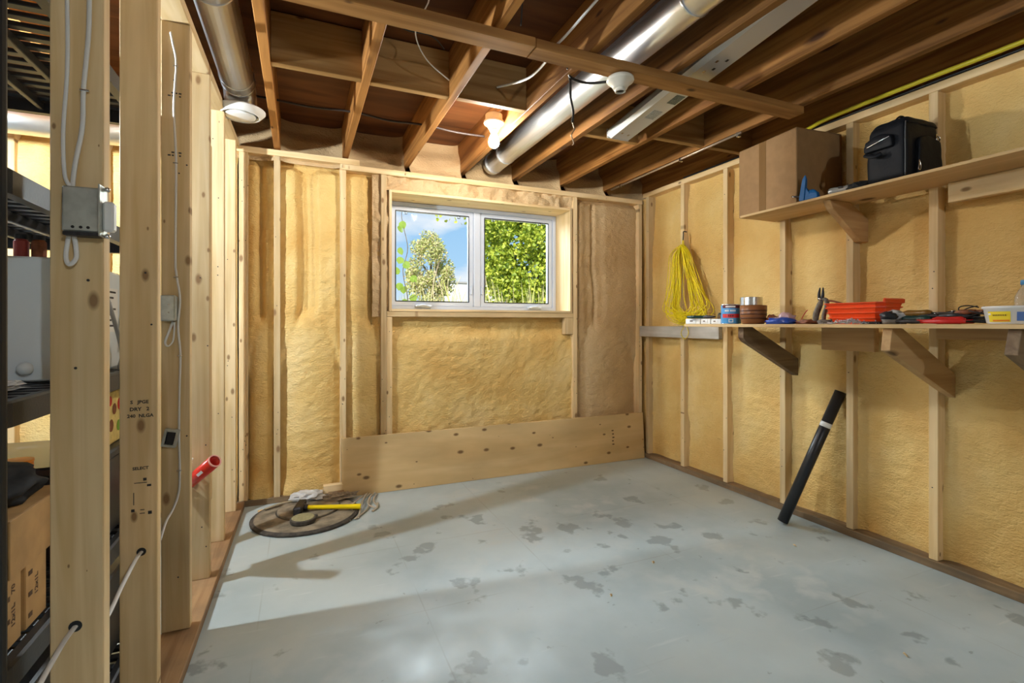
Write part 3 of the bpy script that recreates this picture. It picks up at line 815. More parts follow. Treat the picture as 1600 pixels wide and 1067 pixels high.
# dry stalks and grass on the bank
rg = np.random.RandomState(12); V = []; F = []
for k in range(2600):
    y = rg.uniform(4.6, 12.0); x = y * rg.uniform(0.14, 0.66); h = rg.uniform(0.10, 0.36) if rg.rand() < 0.80 else rg.uniform(0.35, 0.75)
    if y < 6: h *= 0.45
    b = Vector((x, y, 1.14)); lean = Vector((rg.normal() * 0.16 * h, rg.normal() * 0.16 * h, h)); w = Vector((rg.normal(), rg.normal(), 0)).normalized() * (0.006 + 0.006 * rg.rand())
    n = len(V); V += [b - w, b + w, b + lean * 0.6 + w * 0.7, b + lean, b + lean * 0.6 - w * 0.7]; F += [(n, n + 1, n + 2, n + 4), (n + 4, n + 2, n + 3)]
gr = link('dry_grass', mesh_from([v - Vector((2, 8, 1.14)) for v in V], F), M['straw'], loc=(2, 8, 1.14))
tag(gr, 'dry straw-coloured grass and stalks on the bank outside the window', 'grass', kind='stuff')
random.seed(5)
for k in range(9):
    y = 9.0 + random.uniform(-0.8, 0.8); x = y * (0.245 + 0.012 * k); h = random.uniform(0.7, 1.3)
    st = thing('dry_stalk', 'tall bare straw-coloured stalk outside the left window pane', 'plant', (x, y, 1.14), group='dry stalks outside the window')
    tube('stem', [(x, y, 1.14), (x + random.uniform(-.05, .05), y, 1.14 + h * 0.5), (x + random.uniform(-.18, .18), y, 1.14 + h)], [0.010, 0.008, 0.004], plain('straw_stem', (0.66, 0.54, 0.34), 0.8) if k == 0 else bpy.data.materials['straw_stem'], st, sides=5, sub=4)
# vine hanging by the glass
vine = thing('vine', 'green vine with round leaves hanging outside the left edge of window', 'plant', (0.80, 4.22, 1.14))
tube('stem', [(0.80, 4.22, 1.14), (0.84, 4.22, 1.35), (0.80, 4.22, 1.6), (0.84, 4.22, 1.8), (0.79, 4.22, 2.05), (0.80, 4.22, 2.25)], [0.005, 0.005, 0.004, 0.004, 0.003, 0.002], M['bark'], vine, sides=5)
tube('tendril', [(0.84, 4.22, 1.36), (0.93, 4.22, 1.42), (0.90, 4.22, 1.52), (0.96, 4.22, 1.64), (0.93, 4.22, 1.78)], 0.0025, M['bark'], vine, sides=5)
def leaf_shape(s):
    pr = [(0, 0), (0.35, 0.10), (0.52, 0.42), (0.42, 0.72), (0, 1.05), (-0.42, 0.72), (-0.52, 0.42), (-0.35, 0.10)]
    V = [(x * s, 0.08 * s * (abs(x) * 2) ** 2, z * s) for x, z in pr] + [(0, -0.03 * s, 0.5 * s)]
    return mesh_from(V, [(i, (i + 1) % 8, 8) for i in range(8)])
def cpos(u, v, Y):
    th = math.atan(330 / 769); s, c = math.sin(th), math.cos(th)
    a = (u - 800) / 769; b = (506 - v) / 769
    return Vector((Y * (s + a * c) / (c - a * s), Y, 1.15 + b * Y / (c - a * s)))
LF = leaf_shape(0.066); LF.materials.append(M['leaf_vine'])
for k, (x, z, ry) in enumerate(((0.775, 1.93, 0.4), (0.77, 1.80, 2.8), (0.79, 1.72, 3.5), (0.80, 1.67, 2.2), (0.87, 1.56, 2.5), (0.78, 1.50, 3.3), (0.81, 1.47, 3.1), (0.875, 1.40, 2.7), (0.77, 1.62, 4.0), (0.78, 2.02, 2.6), (0.83, 1.36, 3.6))):
    link('leaf', LF, None, vine, loc=(x, 4.21 + 0.01 * (k % 3), z), rot=(random.uniform(-.4, .4), ry, random.uniform(-.6, .6)))
tw = lambda x, z, dy=0.0: (x * 1.2, 6.72 + dy, 1.15 + (z - 1.15) * 1.2)
twig = thing('twig', 'thin leafy twig dangling at the top of the left window pane', 'plant', tw(1.95, 1.15))
tube('stem', [tw(1.95, 1.15), tw(2.05, 1.7), tw(1.90, 2.3), tw(1.72, 2.52), tw(1.50, 2.42)], [0.008, 0.007, 0.006, 0.004, 0.002], M['bark'], twig, sides=5)
TL = leaf_shape(0.05); TL.materials.append(M['leaf_green'])
for k in range(26):
    link('leaf', TL, None, twig, loc=tw(1.43 + random.uniform(0, 0.38), 2.36 + random.uniform(-0.03, 0.14), random.uniform(-.06, .06)), rot=(random.uniform(-1, 1), random.uniform(0, 6), random.uniform(-1, 1)))

# ------------------------------------------------------------------ leaning plywood board, sump lid and what lies on it
brd = lumber('plywood_board', (0.252, 3.452, 0.194), (2.712, 3.452, 0.194), 0.388, 0.018, (0, 0.062, 1), M['ply'], None, bev=0.0015)
tag(brd, 'long knotty plywood board leaning against the wall under the window', 'board')
for k, t_ in enumerate(('2 1 0 6', 'S P F')):
    pass
for k in range(5):
    o = link('stamp', box_mesh(0.020 - 0.004 * (k % 2), 0.0008, 0.009, 0), M['ink_brown'], brd, loc=(2.385 + 0.003 * (k % 3), 3.4405 - 0.0098 + 0.0 + 0.062 * (0.262 - 0.194 - 0.028 * k), 0.262 - 0.028 * k), rot=(-0.062, 0, 0))

lid = thing('sump_lid', 'round dusty brown sump pit lid lying on the floor in the corner', 'lid', (0.03, 3.19, 0.0))
link('rim', lathe_mesh([(0.285, 0.0), (0.300, 0.002), (0.302, 0.012), (0.294, 0.016), (0.290, 0.014), (0.288, 0.019), (0.280, 0.020)], 48), M['sump_dark'], lid, loc=(0.03, 3.19, 0.0005), smooth=True)
link('cover', lathe_mesh([(0.001, 0.022), (0.276, 0.022), (0.283, 0.019), (0.283, 0.014), (0.001, 0.014)], 48), M['sump'], lid, loc=(0.03, 3.19, 0.0005))
link('inner_disc', lathe_mesh([(0.001, 0.012), (0.172, 0.012), (0.176, 0.008), (0.176, 0.0), (0.001, 0.0)], 40), M['sump'], lid, loc=(0.045, 3.245, 0.0228))
link('groove', lathe_mesh([(0.176, 0.0), (0.184, 0.0), (0.184, 0.0012), (0.176, 0.0012)], 40, True), M['sump_dark'], lid, loc=(0.045, 3.245, 0.0226))
pk = thing('pipe_cap', 'thick round khaki cap lying on the sump lid', 'cap', (0.012, 3.045, 0.0232))
link('body', lathe_mesh([(0.001, 0), (0.066, 0), (0.070, 0.006), (0.070, 0.022), (0.064, 0.026), (0.001, 0.026)], 28), M['sump_dark'], pk, loc=(0.012, 3.045, 0.0232))
link('top', lathe_mesh([(0.001, 0), (0.061, 0), (0.058, 0.003), (0.001, 0.003)], 28), M['puck'], pk, loc=(0.012, 3.045, 0.0494))
link('tab', box_mesh(0.022, 0.02, 0.010, 0.003), M['sump_dark'], pk, loc=(0.080, 3.062, 0.044))

hm = thing('hammer', 'short sledge hammer with a yellow handle on the sump lid', 'hammer', (0.0, 3.19, 0.036))
h0 = Vector((-0.005, 3.185, 0.060)); h1 = Vector((0.335, 3.115, 0.040)); hd = (h1 - h0).normalized()
tube('handle', [h0 + hd * 0.02, h0 + hd * 0.10, h0 + hd * 0.26, h1 - hd * 0.01, h1], [0.015, 0.014, 0.016, 0.019, 0.017], M['hammer_yellow'], hm, sides=12, sub=5, flat=0.85)
tube('collar', [h0 + hd * 0.015, h0 + hd * 0.045], 0.019, M['iron'], hm, sides=12, sub=1)
sd = Vector((-hd.y, hd.x, 0)).normalized()
hh = lumber('head', h0 - sd * 0.075, h0 + sd * 0.075, 0.048, 0.048, (0, 0, 1), M['iron'], hm, bev=0.008)
for sgn in (-1, 1):
    lumber('striking_face', h0 + sd * 0.0752 * sgn, h0 + sd * 0.082 * sgn, 0.040, 0.040, (0, 0, 1), M['iron'], hm, bev=0.003)

for (lab, pts) in (('bundle of grey cable ends lying over the edge of the sump lid', None),):
    cb = thing('cable_bundle', lab, 'cable', (0.36, 3.25, 0.0))
    random.seed(2)
    sets = [[(0.43, 3.42, 0.010), (0.38, 3.32, 0.014), (0.32, 3.17, 0.012), (0.26, 3.00, 0.008)],
            [(0.45, 3.40, 0.012), (0.41, 3.30, 0.02), (0.39, 3.20, 0.016), (0.43, 3.14, 0.010), (0.45, 3.22, 0.010)],
            [(0.41, 3.41, 0.018), (0.37, 3.29, 0.022), (0.34, 3.15, 0.016), (0.31, 3.02, 0.006)],
            [(0.47, 3.40, 0.008), (0.43, 3.27, 0.012), (0.44, 3.16, 0.008), (0.40, 3.10, 0.008)],
            [(0.40, 3.42, 0.010), (0.33, 3.27, 0.026), (0.28, 3.17, 0.028), (0.30, 3.09, 0.012)],
            [(0.46, 3.41, 0.014), (0.42, 3.33, 0.018), (0.40, 3.24, 0.012), (0.37, 3.13, 0.008), (0.29, 3.01, 0.008)]]
    for p in sets: tube('cable', p, 0.0062, plain('grey_flat_cable', (0.42, 0.36, 0.27), 0.5) if 'grey_flat_cable' not in bpy.data.materials else bpy.data.materials['grey_flat_cable'], cb, sides=7, flat=0.75)
pb = link('plastic_bag', blob_mesh(0.10, 0.06, 0.035, 4, 0.45, 3, freq=2.5), M['bag_plastic'], loc=(0.04, 3.385, 0.036)); tag(pb, 'crumpled grey plastic bag behind the hammer head', 'bag')
rag = link('rag', blob_mesh(0.12, 0.05, 0.022, 9, 0.5, 3, freq=3), plain('brown_rag', (0.26, 0.21, 0.15), 0.9, var=0.3), loc=(0.22, 3.37, 0.022)); tag(rag, 'dusty brown rag between the sump lid and the wall', 'rag')
stp = tube('wood_strip', [(-0.20, 3.32, 0.032), (-0.10, 3.37, 0.040), (0.0, 3.365, 0.044)], 0.012, plain('pale_strip', (0.42, 0.34, 0.22), 0.8), sides=6, flat=0.3); tag(stp, 'thin pale strip lying across the back of the sump lid', 'strip')
o = block('wood_offcut', 0.165, 0.262, 3.395, 3.433, 0.0, 0.052, M['plate_dirty']); tag(o, 'dark weathered wood offcut standing beside the leaning board', 'offcut')
o = block('wood_offcut', 0.135, 0.258, 3.436, 3.478, 0.0385, 0.092, M['stud']); tag(o, 'pale split wood offcut on the wall plate beside the leaning board', 'offcut'); 
for k, (x, y, s, rz) in enumerate(((-0.24, 3.36, 0.035, 0.6), (1.55, 1.9, 0.018, 0.2), (2.35, 1.75, 0.020, 0.9), (1.92, 1.02, 0.018, 0.4), (1.20, 1.74, 0.014, 0.3), (2.10, 0.78, 0.016, 1.1), (0.87, 1.30, 0.016, 0.5))):
    cr = [(0, 0, 0.001), (s, 0.2 * s, 0.001), (1.3 * s, 0.7 * s, 0.004), (0.4 * s, 0.8 * s, 0.006), (0.5 * s, 0.4 * s, 0.009)]
    o = link('wood_chip', mesh_from(cr, [(0, 1, 4), (1, 2, 4), (2, 3, 4), (3, 0, 4), (0, 3, 2, 1)]), M['stud'], loc=(x, y, 0.0005), rot=(0, 0, rz)); tag(o, 'tiny pale wood chip on the concrete floor', 'wood chip', 'wood chips on the floor')

# black drain pipe leaning on the right wall
pp = thing('drain_pipe', 'black plastic drain pipe leaning between the studs of right wall', 'pipe', (2.546, 1.99, 0.0))
p0 = Vector((2.550, 1.990, 0.014)); p1 = Vector((2.786, 1.812, 0.770)); pd = (p1 - p0).normalized()
def ring_tube(a, b, ro, ri, mat, parent, name):
    L = (b - a).length
    me = lathe_mesh([(ro, 0), (ro, L), (ri, L), (ri, 0)], 28, True)
    o = link(name, me, mat, smooth=False)
    o.matrix_basis = Matrix.Translation(a) @ (b - a).to_track_quat('Z', 'Y').to_matrix().to_4x4()
    if parent: o.parent = parent; o.matrix_parent_inverse = wm(parent).inverted()
    for p in me.polygons: p.use_smooth = len(p.vertices) == 4 and abs(p.normal.z) < 0.5
    return o
ring_tube(p0, p1, 0.029, 0.025, M['abs'], pp, 'pipe')
ring_tube(p0 + pd * 0.595, p0 + pd * 0.622, 0.0296, 0.0288, M['white_plastic'], pp, 'tape_band')

# ------------------------------------------------------------------ ceiling fittings
def duct_straight(name, a, b, r, parent, rings=()):
    o = ring_tube(Vector(a), Vector(b), r, r - 0.002, M['duct'], parent, name)
    d = (Vector(b) - Vector(a)).normalized()
    for t in rings:
        c = Vector(a) + d * t
        ring_tube(c - d * 0.004, c + d * 0.004, r + 0.004, r - 0.001, M['duct'], o, 'crimp_ring')
    return o
dv = thing('round_duct', 'galvanised round duct ending in a white ceiling vent', 'duct', (-0.335, 2.0, 2.365))
XD, ZD = -0.335, 2.372
duct_straight('pipe', (XD + 0.02, -1.5, ZD), (XD + 0.045, 2.84, ZD), 0.076, dv, (3.55, 4.25, 4.32))
# elbow
V = []; F = []; n = 24; seg = 8; rb = 0.076
for i in range(seg + 1):
    a = i / seg * R(88)
    cy = 2.84 + 0.095 * math.sin(a); cz = ZD - 0.095 * (1 - math.cos(a))
    for k in range(n):
        q = 2 * math.pi * k / n
        V.append((XD + 0.045 + rb * math.cos(q), cy + rb * math.sin(q) * math.sin(a), cz + rb * math.sin(q) * math.cos(a)))
for i in range(seg):
    for k in range(n):
        F.append((i * n + k, i * n + (k + 1) % n, (i + 1) * n + (k + 1) % n, (i + 1) * n + k))
el = link('elbow', mesh_from([Vector(v) - Vector((XD, 2.84, ZD)) for v in V], F), M['duct'], dv, loc=(XD, 2.84, ZD), smooth=True)
VC = Vector((XD + 0.045, 2.935, 2.292))
ring_tube(VC + Vector((0, 0, -0.020)), VC + Vector((0, 0, 0.006)), 0.0775, 0.074, M['duct'], dv, 'collar')
VL = VC + Vector((0, 0, -0.030))
vent = link('vent_cover', lathe_mesh([(0.072, 0.016), (0.104, 0.016), (0.118, 0.010), (0.118, 0.004), (0.094, -0.022), (0.088, -0.024), (0.084, -0.018), (0.082, 0.004)], 44, True), M['white_metal'], dv, loc=VL, smooth=True)
link('vent_disc', lathe_mesh([(0.001, -0.030), (0.058, -0.029), (0.070, -0.025), (0.074, -0.018), (0.001, -0.014)], 40), M['white_metal'], vent, loc=VL, smooth=True)
link('vent_throat', lathe_mesh([(0.001, -0.010), (0.082, -0.010), (0.082, -0.008), (0.001, -0.008)], 28), M['black_line'], vent, loc=VL)

d2 = thing('round_duct', 'long galvanised round duct running between joists past the bulb', 'duct', (1.335, 1.0, 2.352))
duct_straight('pipe', (1.335, -1.5, 2.356), (1.335, 3.50, 2.356), 0.073, d2, (4.72, 4.95, 2.9))
d3 = thing('round_duct', 'galvanised duct in the storage room seen beyond the studs', 'duct', (-2.6, 3.2, 2.14))
duct_straight('pipe', (-2.7, 3.20, 2.16), (-0.72, 3.20, 2.16), 0.070, d3, (1.0,))

# strip light housing, tilted between two joists
fx = thing('strip_light', 'bare metal strip light housing hanging tilted between the joists', 'light', (1.755, 1.8, 2.33))
fa = Vector((1.755, 0.55, 2.474)); fb = Vector((1.755, 2.47, 2.262)); fd = (fb - fa).normalized()
def profile_bar(name, pts, a, b, mat, parent):
    """closed profile [(x, up)] swept from a to b"""
    d = (b - a).normalized(); x = Vector((1, 0, 0)); up = x.cross(d).normalized()
    if up.z < 0: up = -up
    n = len(pts); V = []
    for e in (a, b):
        for (px, pz) in pts: V.append(e - a + x * px + up * pz)
    F = [tuple(range(n)), tuple(range(2 * n - 1, n - 1, -1))] + [(i, n + i, n + (i + 1) % n, (i + 1) % n) for i in range(n)]
    bm = bmesh.new(); bm.from_mesh(mesh_from(V, F)); bmesh.ops.recalc_face_normals(bm, faces=bm.faces)
    return link(name, from_bm(bm), mat, parent, loc=a)
profile_bar('housing', [(-0.055, 0), (0.072, 0), (0.072, 0.040), (0.066, 0.052), (-0.066, 0.052), (-0.072, 0.040), (-0.072, 0.018)], fa, fb, M['fixture'], fx)
profile_bar('edge_bead', [(-0.078, 0.012), (-0.052, -0.004), (-0.050, 0.002), (-0.074, 0.017)], fa, fb + fd * 0.002, M['white_metal'], fx)
profile_bar('end_cap', [(-0.076, -0.003), (0.075, -0.003), (0.075, 0.054), (-0.076, 0.054)], fb, fb + fd * 0.004, M['fixture'], fx)
up = Vector((1, 0, 0)).cross(fd); up = up if up.z > 0 else -up
def on_fix(t, x, w, h, mat, name):
    c = fb - fd * t + Vector((1, 0, 0)) * x - up * 0.0007
    lumber(name, c - fd * h / 2, c + fd * h / 2, w, 0.0012, (1, 0, 0), mat, fx, bev=0)
on_fix(0.30, 0.02, 0.06, 0.085, plain('faded_label', (0.36, 0.36, 0.33), 0.6, var=0.4, bscale=150), 'label')
on_fix(0.46, 0.035, 0.055, 0.08, plain('dark_label', (0.14, 0.16, 0.13), 0.6, var=0.5, bscale=150), 'label')
for (t, x) in ((0.70, -0.01), (0.73, 0.02), (0.78, -0.01), (0.80, 0.03), (0.07, -0.02), (0.06, 0.03)):
    on_fix(t, x, 0.012, 0.016, M['bright_steel'] if t < 0.1 or x < 0 else M['black_line'], 'knockout')

def lampholder(name, label, loc, mat, bulb=None, box=False, energy=None):
    L = Vector(loc)
    t = thing(name, label, 'lamp', loc)
    if box: link('junction_box', lathe_mesh([(0.001, 0.034), (0.046, 0.034), (0.050, 0.030), (0.050, 0.0), (0.001, 0.0)], 24), M['white_metal'], t, loc=L + Vector((0, 0, 0.022)))
    link('base', lathe_mesh([(0.001, 0.022), (0.050, 0.022), (0.058, 0.016), (0.060, 0.006), (0.057, 0.0), (0.044, -0.008), (0.034, -0.022), (0.030, -0.030), (0.001, -0.030)], 32), mat, t, loc=L, smooth=True)
    link('socket', lathe_mesh([(0.024, -0.028), (0.024, -0.042), (0.019, -0.044), (0.019, -0.026)], 24, True), mat, t, loc=L, smooth=True)
    link('socket_throat', lathe_mesh([(0.001, -0.036), (0.0188, -0.036), (0.0188, -0.034), (0.001, -0.034)], 20), M['black_line'], t, loc=L)
    if bulb is not None:
        link('bulb', lathe_mesh([(0.001, -0.139), (0.012, -0.137), (0.023, -0.130), (0.029, -0.118), (0.031, -0.105), (0.029, -0.090), (0.023, -0.074), (0.016, -0.060), (0.014, -0.045), (0.001, -0.045)], 24), bulb, t, loc=L, smooth=True)
    return t
lampholder('ceiling_lamp', 'white lampholder with a lit bare bulb hanging by the joist', (1.035, 2.68, 2.315), M['porcelain'], M['bulb'], box=True)
lampholder('ceiling_lamp', 'cream lampholder without a bulb under the cross brace', (1.29, 1.800, 2.212), M['porcelain'], box=False)
lampholder('ceiling_lamp', 'added unseen fill bulb behind the photographer', (0.75, -1.6, 2.235), M['porcelain'], M['bulb_fill'], box=False)  # out of view, added to brighten the floor and near studs
lampholder('ceiling_lamp', 'lit bare bulb in the storage room beyond the partition', (-1.40, 2.24, 2.02), M['porcelain'], M['bulb_side'], box=False)
tube_ = lambda n, lab, pts, r, mat, s=7: tag(tube(n, pts, r, mat, sides=s), lab, 'cable')
tube_('cord', 'cord from which the storage room bulb hangs', [(-1.40, 2.24, 2.51), (-1.40, 2.24, 2.04)], 0.004, M['cable_white'])
tube_('cable', 'white cable looping down to the lit lampholder', [(1.10, 2.66, 2.50), (1.085, 2.66, 2.44), (1.085, 2.67, 2.41), (1.062, 2.68, 2.385), (1.055, 2.68, 2.371)], 0.005, M['cable_white'])
tube_('cable', 'white cable passing over the cross brace towards the blocking', [(1.06, 1.30, 2.42), (1.00, 1.55, 2.34), (0.965, 1.70, 2.292), (0.96, 1.80, 2.288), (0.975, 1.90, 2.285), (0.98, 2.08, 2.30), (0.955, 2.25, 2.34), (0.93, 2.36, 2.37)], 0.0055, M['cable_white'])
tube_('cable', 'black cable running to the empty cream lampholder', [(1.10, 1.93, 2.30), (1.135, 1.96, 2.275), (1.20, 1.93, 2.25), (1.26, 1.86, 2.235), (1.285, 1.83, 2.235)], 0.006, M['cable_black'])
tube_('cable', 'black wire dangling loose with bare copper ends', [(1.10, 1.95, 2.33), (1.135, 1.97, 2.27), (1.15, 1.99, 2.20), (1.17, 2.00, 2.14), (1.165, 2.0, 2.09)], 0.0055, M['cable_black'])
tube_('bare_wire', 'twisted bare copper ends of the dangling wire', [(1.165, 2.0, 2.09), (1.175, 2.0, 2.06), (1.160, 2.0, 2.03), (1.172, 2.0, 1.995), (1.165, 2.0, 1.985)], 0.0028, M['copper'])
tube_('cable', 'dark cable threaded through the joists near the wall', [(-0.30, 3.0, 2.385), (-0.12, 2.99, 2.378), (0.05, 2.98, 2.366), (0.28, 2.97, 2.372), (0.48, 2.98, 2.360), (0.70, 2.99, 2.372), (0.9, 3.0, 2.362), (1.10, 3.02, 2.372)], 0.0065, plain('brown_cable', (0.05, 0.035, 0.03), 0.5))
tube_('wire', 'thin clear wire hanging in the joist bay above the blocking', [(0.40, 1.70, 2.47), (0.46, 1.88, 2.42), (0.44, 2.05, 2.38), (0.52, 2.20, 2.35), (0.66, 2.31, 2.33)], 0.003, M['cable_white'], 6)
tube_('wire', 'thin dark wire curling in the joist bay by the blocking', [(0.30, 2.02, 2.42), (0.40, 2.08, 2.39), (0.52, 2.10, 2.40), (0.60, 2.18, 2.40)], 0.003, M['cable_black'], 6)
tube_('wire', 'loose dark wire at the top above the cross brace', [(0.62, 1.35, 2.44), (0.70, 1.48, 2.40), (0.74, 1.62, 2.36), (0.78, 1.73, 2.30)], 0.003, M['cable_black'], 6)
cd = thing('conduit', 'thin metal conduit strapped under the last joist', 'pipe', (2.385, 2.1, 2.27))
tube('pipe', [(2.372, 2.12, 2.272), (2.39, 3.46, 2.272)], 0.007, M['copper'], cd, sub=1)
for y in (2.14, 2.62, 3.30): link('strap', frame_mesh(0.022, 0.030, 0.004, 0.014, 0), M['bright_steel'], cd, loc=(2.378, y, 2.270))
gl_ = tag(tube('gas_line', [(2.69, -0.5, 2.315), (2.69, 0.4, 2.308), (2.70, 1.02, 2.299), (2.70, 1.38, 2.300), (2.705, 1.80, 2.298), (2.735, 1.96, 2.295), (2.772, 2.10, 2.293), (2.775, 2.16, 2.293)], 0.011, M['yellow_pipe'], sides=10), 'yellow gas line running above the right wall plate', 'pipe')
tube_('cable', 'dark cable along the top plate below the yellow gas line', [(2.745, -0.2, 2.290), (2.748, 0.8, 2.289), (2.742, 1.4, 2.289), (2.75, 2.0, 2.289), (2.745, 3.0, 2.289)], 0.006, M['cable_black'])
# ------------------------------------------------------------------ shelves on the right wall
us = thing('wall_shelf', 'upper plywood wall shelf carrying the cardboard box and black bag', 'shelf', (2.6, 1.4, 1.80))
block('shelf_board', 2.445, 2.739, 0.30, 2.195, 1.790, 1.803, M['plyedge'], us, bev=0.001)
block('cleat', 2.703, 2.7385, 0.30, 1.275, 1.700, 1.789, M['stud'], us)
prism('bracket', [(2.490, 1.789), (2.655, 1.789), (2.800, 1.715), (2.820, 1.690), (2.820, 1.590), (2.745, 1.590), (2.520, 1.745)], 'Y', 1.676, 1.714, M['bracket'], us)
ls = thing('wall_shelf', 'lower plywood wall shelf cluttered with tools and cans', 'shelf', (2.6, 1.4, 1.14))
block('shelf_board', 2.305, 2.739, 0.30, 2.515, 1.132, 1.1485, M['plyedge'], ls, bev=0.001)
block('cleat', 2.703, 2.7385, 2.61, 3.49, 1.042, 1.131, M['whitewash'], ls)
block('cleat', 2.700, 2.7385, 1.585, 1.865, 1.005, 1.131, M['bracket'], ls)
block('cleat', 2.703, 2.7385, 0.30, 1.32, 1.08, 1.131, M['bracket'], ls)
prism('bracket', [(2.345, 1.131), (2.420, 1.131), (2.822, 0.930), (2.822, 0.835), (2.790, 0.835), (2.365, 1.048), (2.345, 1.070)], 'Y', 2.082, 2.120, M['bracket_dark'], ls)
prism('bracket', [(2.322, 1.131), (2.395, 1.131), (2.822, 0.905), (2.822, 0.805), (2.800, 0.805), (2.306, 1.034)], 'Y', 1.291, 1.329, M['bracket'], ls)
prism('bracket', [(2.330, 1.131), (2.400, 1.131), (2.822, 0.905), (2.822, 0.805), (2.300, 1.040)], 'Y', 0.882, 0.920, M['bracket_dark'], ls)
US, LSZ = 1.8035, 1.149

def gpos(u, X, Z):
    th = math.atan(330 / 769); s, c = math.sin(th), math.cos(th); a = (u - 800) / 769
    return Vector((X, X * (c - a * s) / (s + a * c), Z))

# cardboard box, its back half pushed into the stud bay
P2 = Vector((2.462, 1.838)); ang = math.atan2(-0.040, 0.376)
cbx = thing('cardboard_box', 'closed brown cardboard box with taped seam on upper shelf', 'box', (P2.x, P2.y, US), (0, 0, -0.085))
def loc_box(name, x0, x1, y0, y1, z0, z1, mat, parent, bev=0.002):
    return link(name, box_mesh(x1 - x0, y1 - y0, z1 - z0, bev), mat, parent, loc=((x0 + x1) / 2, (y0 + y1) / 2, (z0 + z1) / 2), world_space=False)
bxs, bys, bzs = 0.335, 0.415, 0.408
loc_box('body', 0, bxs, 0, bys, 0, bzs, M['card'], cbx, 0.004)
loc_box('tape', -0.0012, 0.0, 0.205, 0.255, 0.0, bzs, M['tape'], cbx, 0)
loc_box('tape', 0.0, bxs * 0.6, 0.205, 0.255, bzs, bzs + 0.001, M['tape'], cbx, 0)
loc_box('flap', 0.002, bxs - 0.002, 0.002, 0.203, bzs, bzs + 0.004, M['card'], cbx, 0.001)
loc_box('flap', 0.002, bxs - 0.002, 0.257, bys - 0.002, bzs, bzs + 0.004, M['card'], cbx, 0.001)

# black soft bag
bg = thing('camera_bag', 'black nylon shoulder bag with zips on the upper shelf', 'bag', (2.462, 1.318, US), (0, 0, -0.03))
def soft_box(sx, sy, sz, seed=0, taper=0.06, amp=0.006, crown=0.02):
    bm = bmesh.new(); bmesh.ops.create_cube(bm, size=1.0)
    bmesh.ops.subdivide_edges(bm, edges=bm.edges[:], cuts=9, use_grid_fill=True)
    from mathutils import noise
    for v in bm.verts:
        p = v.co.copy(); u = p * 2
        for i in range(3): u[i] = max(-1, min(1, u[i]))
        r = 0.16
        q = Vector([math.copysign(max(0, abs(u[i]) - (1 - r)), u[i]) for i in range(3)])
        core = Vector([math.copysign(min(abs(u[i]), 1 - r), u[i]) for i in range(3)])
        if q.length > 0: q = q.normalized() * r * (max(abs(q.x), abs(q.y), abs(q.z)) / r)
        u = core + q
        t = 1 - taper * (u.z + 1) / 2
        n = noise.noise(u * 2.1 + Vector((seed, 0, 0))) * amp
        bulge = 0.05 * (1 - u.z * u.z)
        v.co = Vector((u.x * sx / 2 * (t + bulge * 0.6), u.y * sy / 2 * (t + bulge), (u.z + 1) * sz / 2 + crown * (1 - u.x ** 2) * (1 - u.y ** 2) * (u.z > 0.5))) + u.normalized() * n
        v.co.z = max(0, v.co.z)
    return from_bm(bm)
def lnk(name, me, mat, parent, loc=(0, 0, 0), rot=None, smooth=True): return link(name, me, mat, parent, loc=loc, rot=rot, world_space=False, smooth=smooth)
def ltube(name, pts, r, mat, parent, sides=7, sub=5, flat=1.0):
    V, F = tube_data(pts, r, sides, sub, flat); return lnk(name, mesh_from(V, F), mat, parent)
lnk('body', soft_box(0.262, 0.168, 0.262, 1, 0.10, 0.006), M['bag'], bg, (0.131, 0.084, 0.0))
lnk('lid', soft_box(0.240, 0.150, 0.030, 2, 0.15, 0.003), M['bag'], bg, (0.140, 0.082, 0.252))
lnk('side_pocket', soft_box(0.17, 0.030, 0.17, 3, 0.1, 0.003), M['bag'], bg, (0.150, -0.006, 0.008))
lnk('front_flap', soft_box(0.026, 0.120, 0.05, 3, 0.1, 0.003), M['bag'], bg, (-0.006, 0.105, 0.150))
ltube('carry_handle', [(0.03, 0.06, 0.270), (0.06, 0.06, 0.296), (0.10, 0.065, 0.300), (0.14, 0.07, 0.276)], 0.007, M['bag'], bg, flat=0.5)
ltube('piping', [(0.004, 0.002, 0.01), (0.001, 0.000, 0.10), (0.004, 0.002, 0.20), (0.014, 0.006, 0.252)], 0.0022, M['bag_trim'], bg)
ltube('zip', [(-0.022, 0.150, 0.172), (-0.024, 0.105, 0.182), (-0.018, 0.055, 0.196)], 0.0025, M['bright_steel'], bg)
ltube('zip_pull', [(0.055, -0.024, 0.075), (0.050, -0.027, 0.055), (0.046, -0.027, 0.032), (0.058, -0.027, 0.030), (0.062, -0.027, 0.050), (0.055, -0.024, 0.075)], 0.0025, M['bright_steel'], bg)
ltube('strap_ring', [(0.215, -0.004, 0.215), (0.205, -0.010, 0.195), (0.212, -0.010, 0.178), (0.228, -0.010, 0.180), (0.232, -0.010, 0.200), (0.215, -0.004, 0.215)], 0.0035, M['bright_steel'], bg)
ltube('strap', [(-0.010, 0.155, 0.150), (-0.030, 0.150, 0.135), (-0.034, 0.110, 0.118), (-0.022, 0.085, 0.128)], 0.010, M['bag'], bg, flat=0.5)

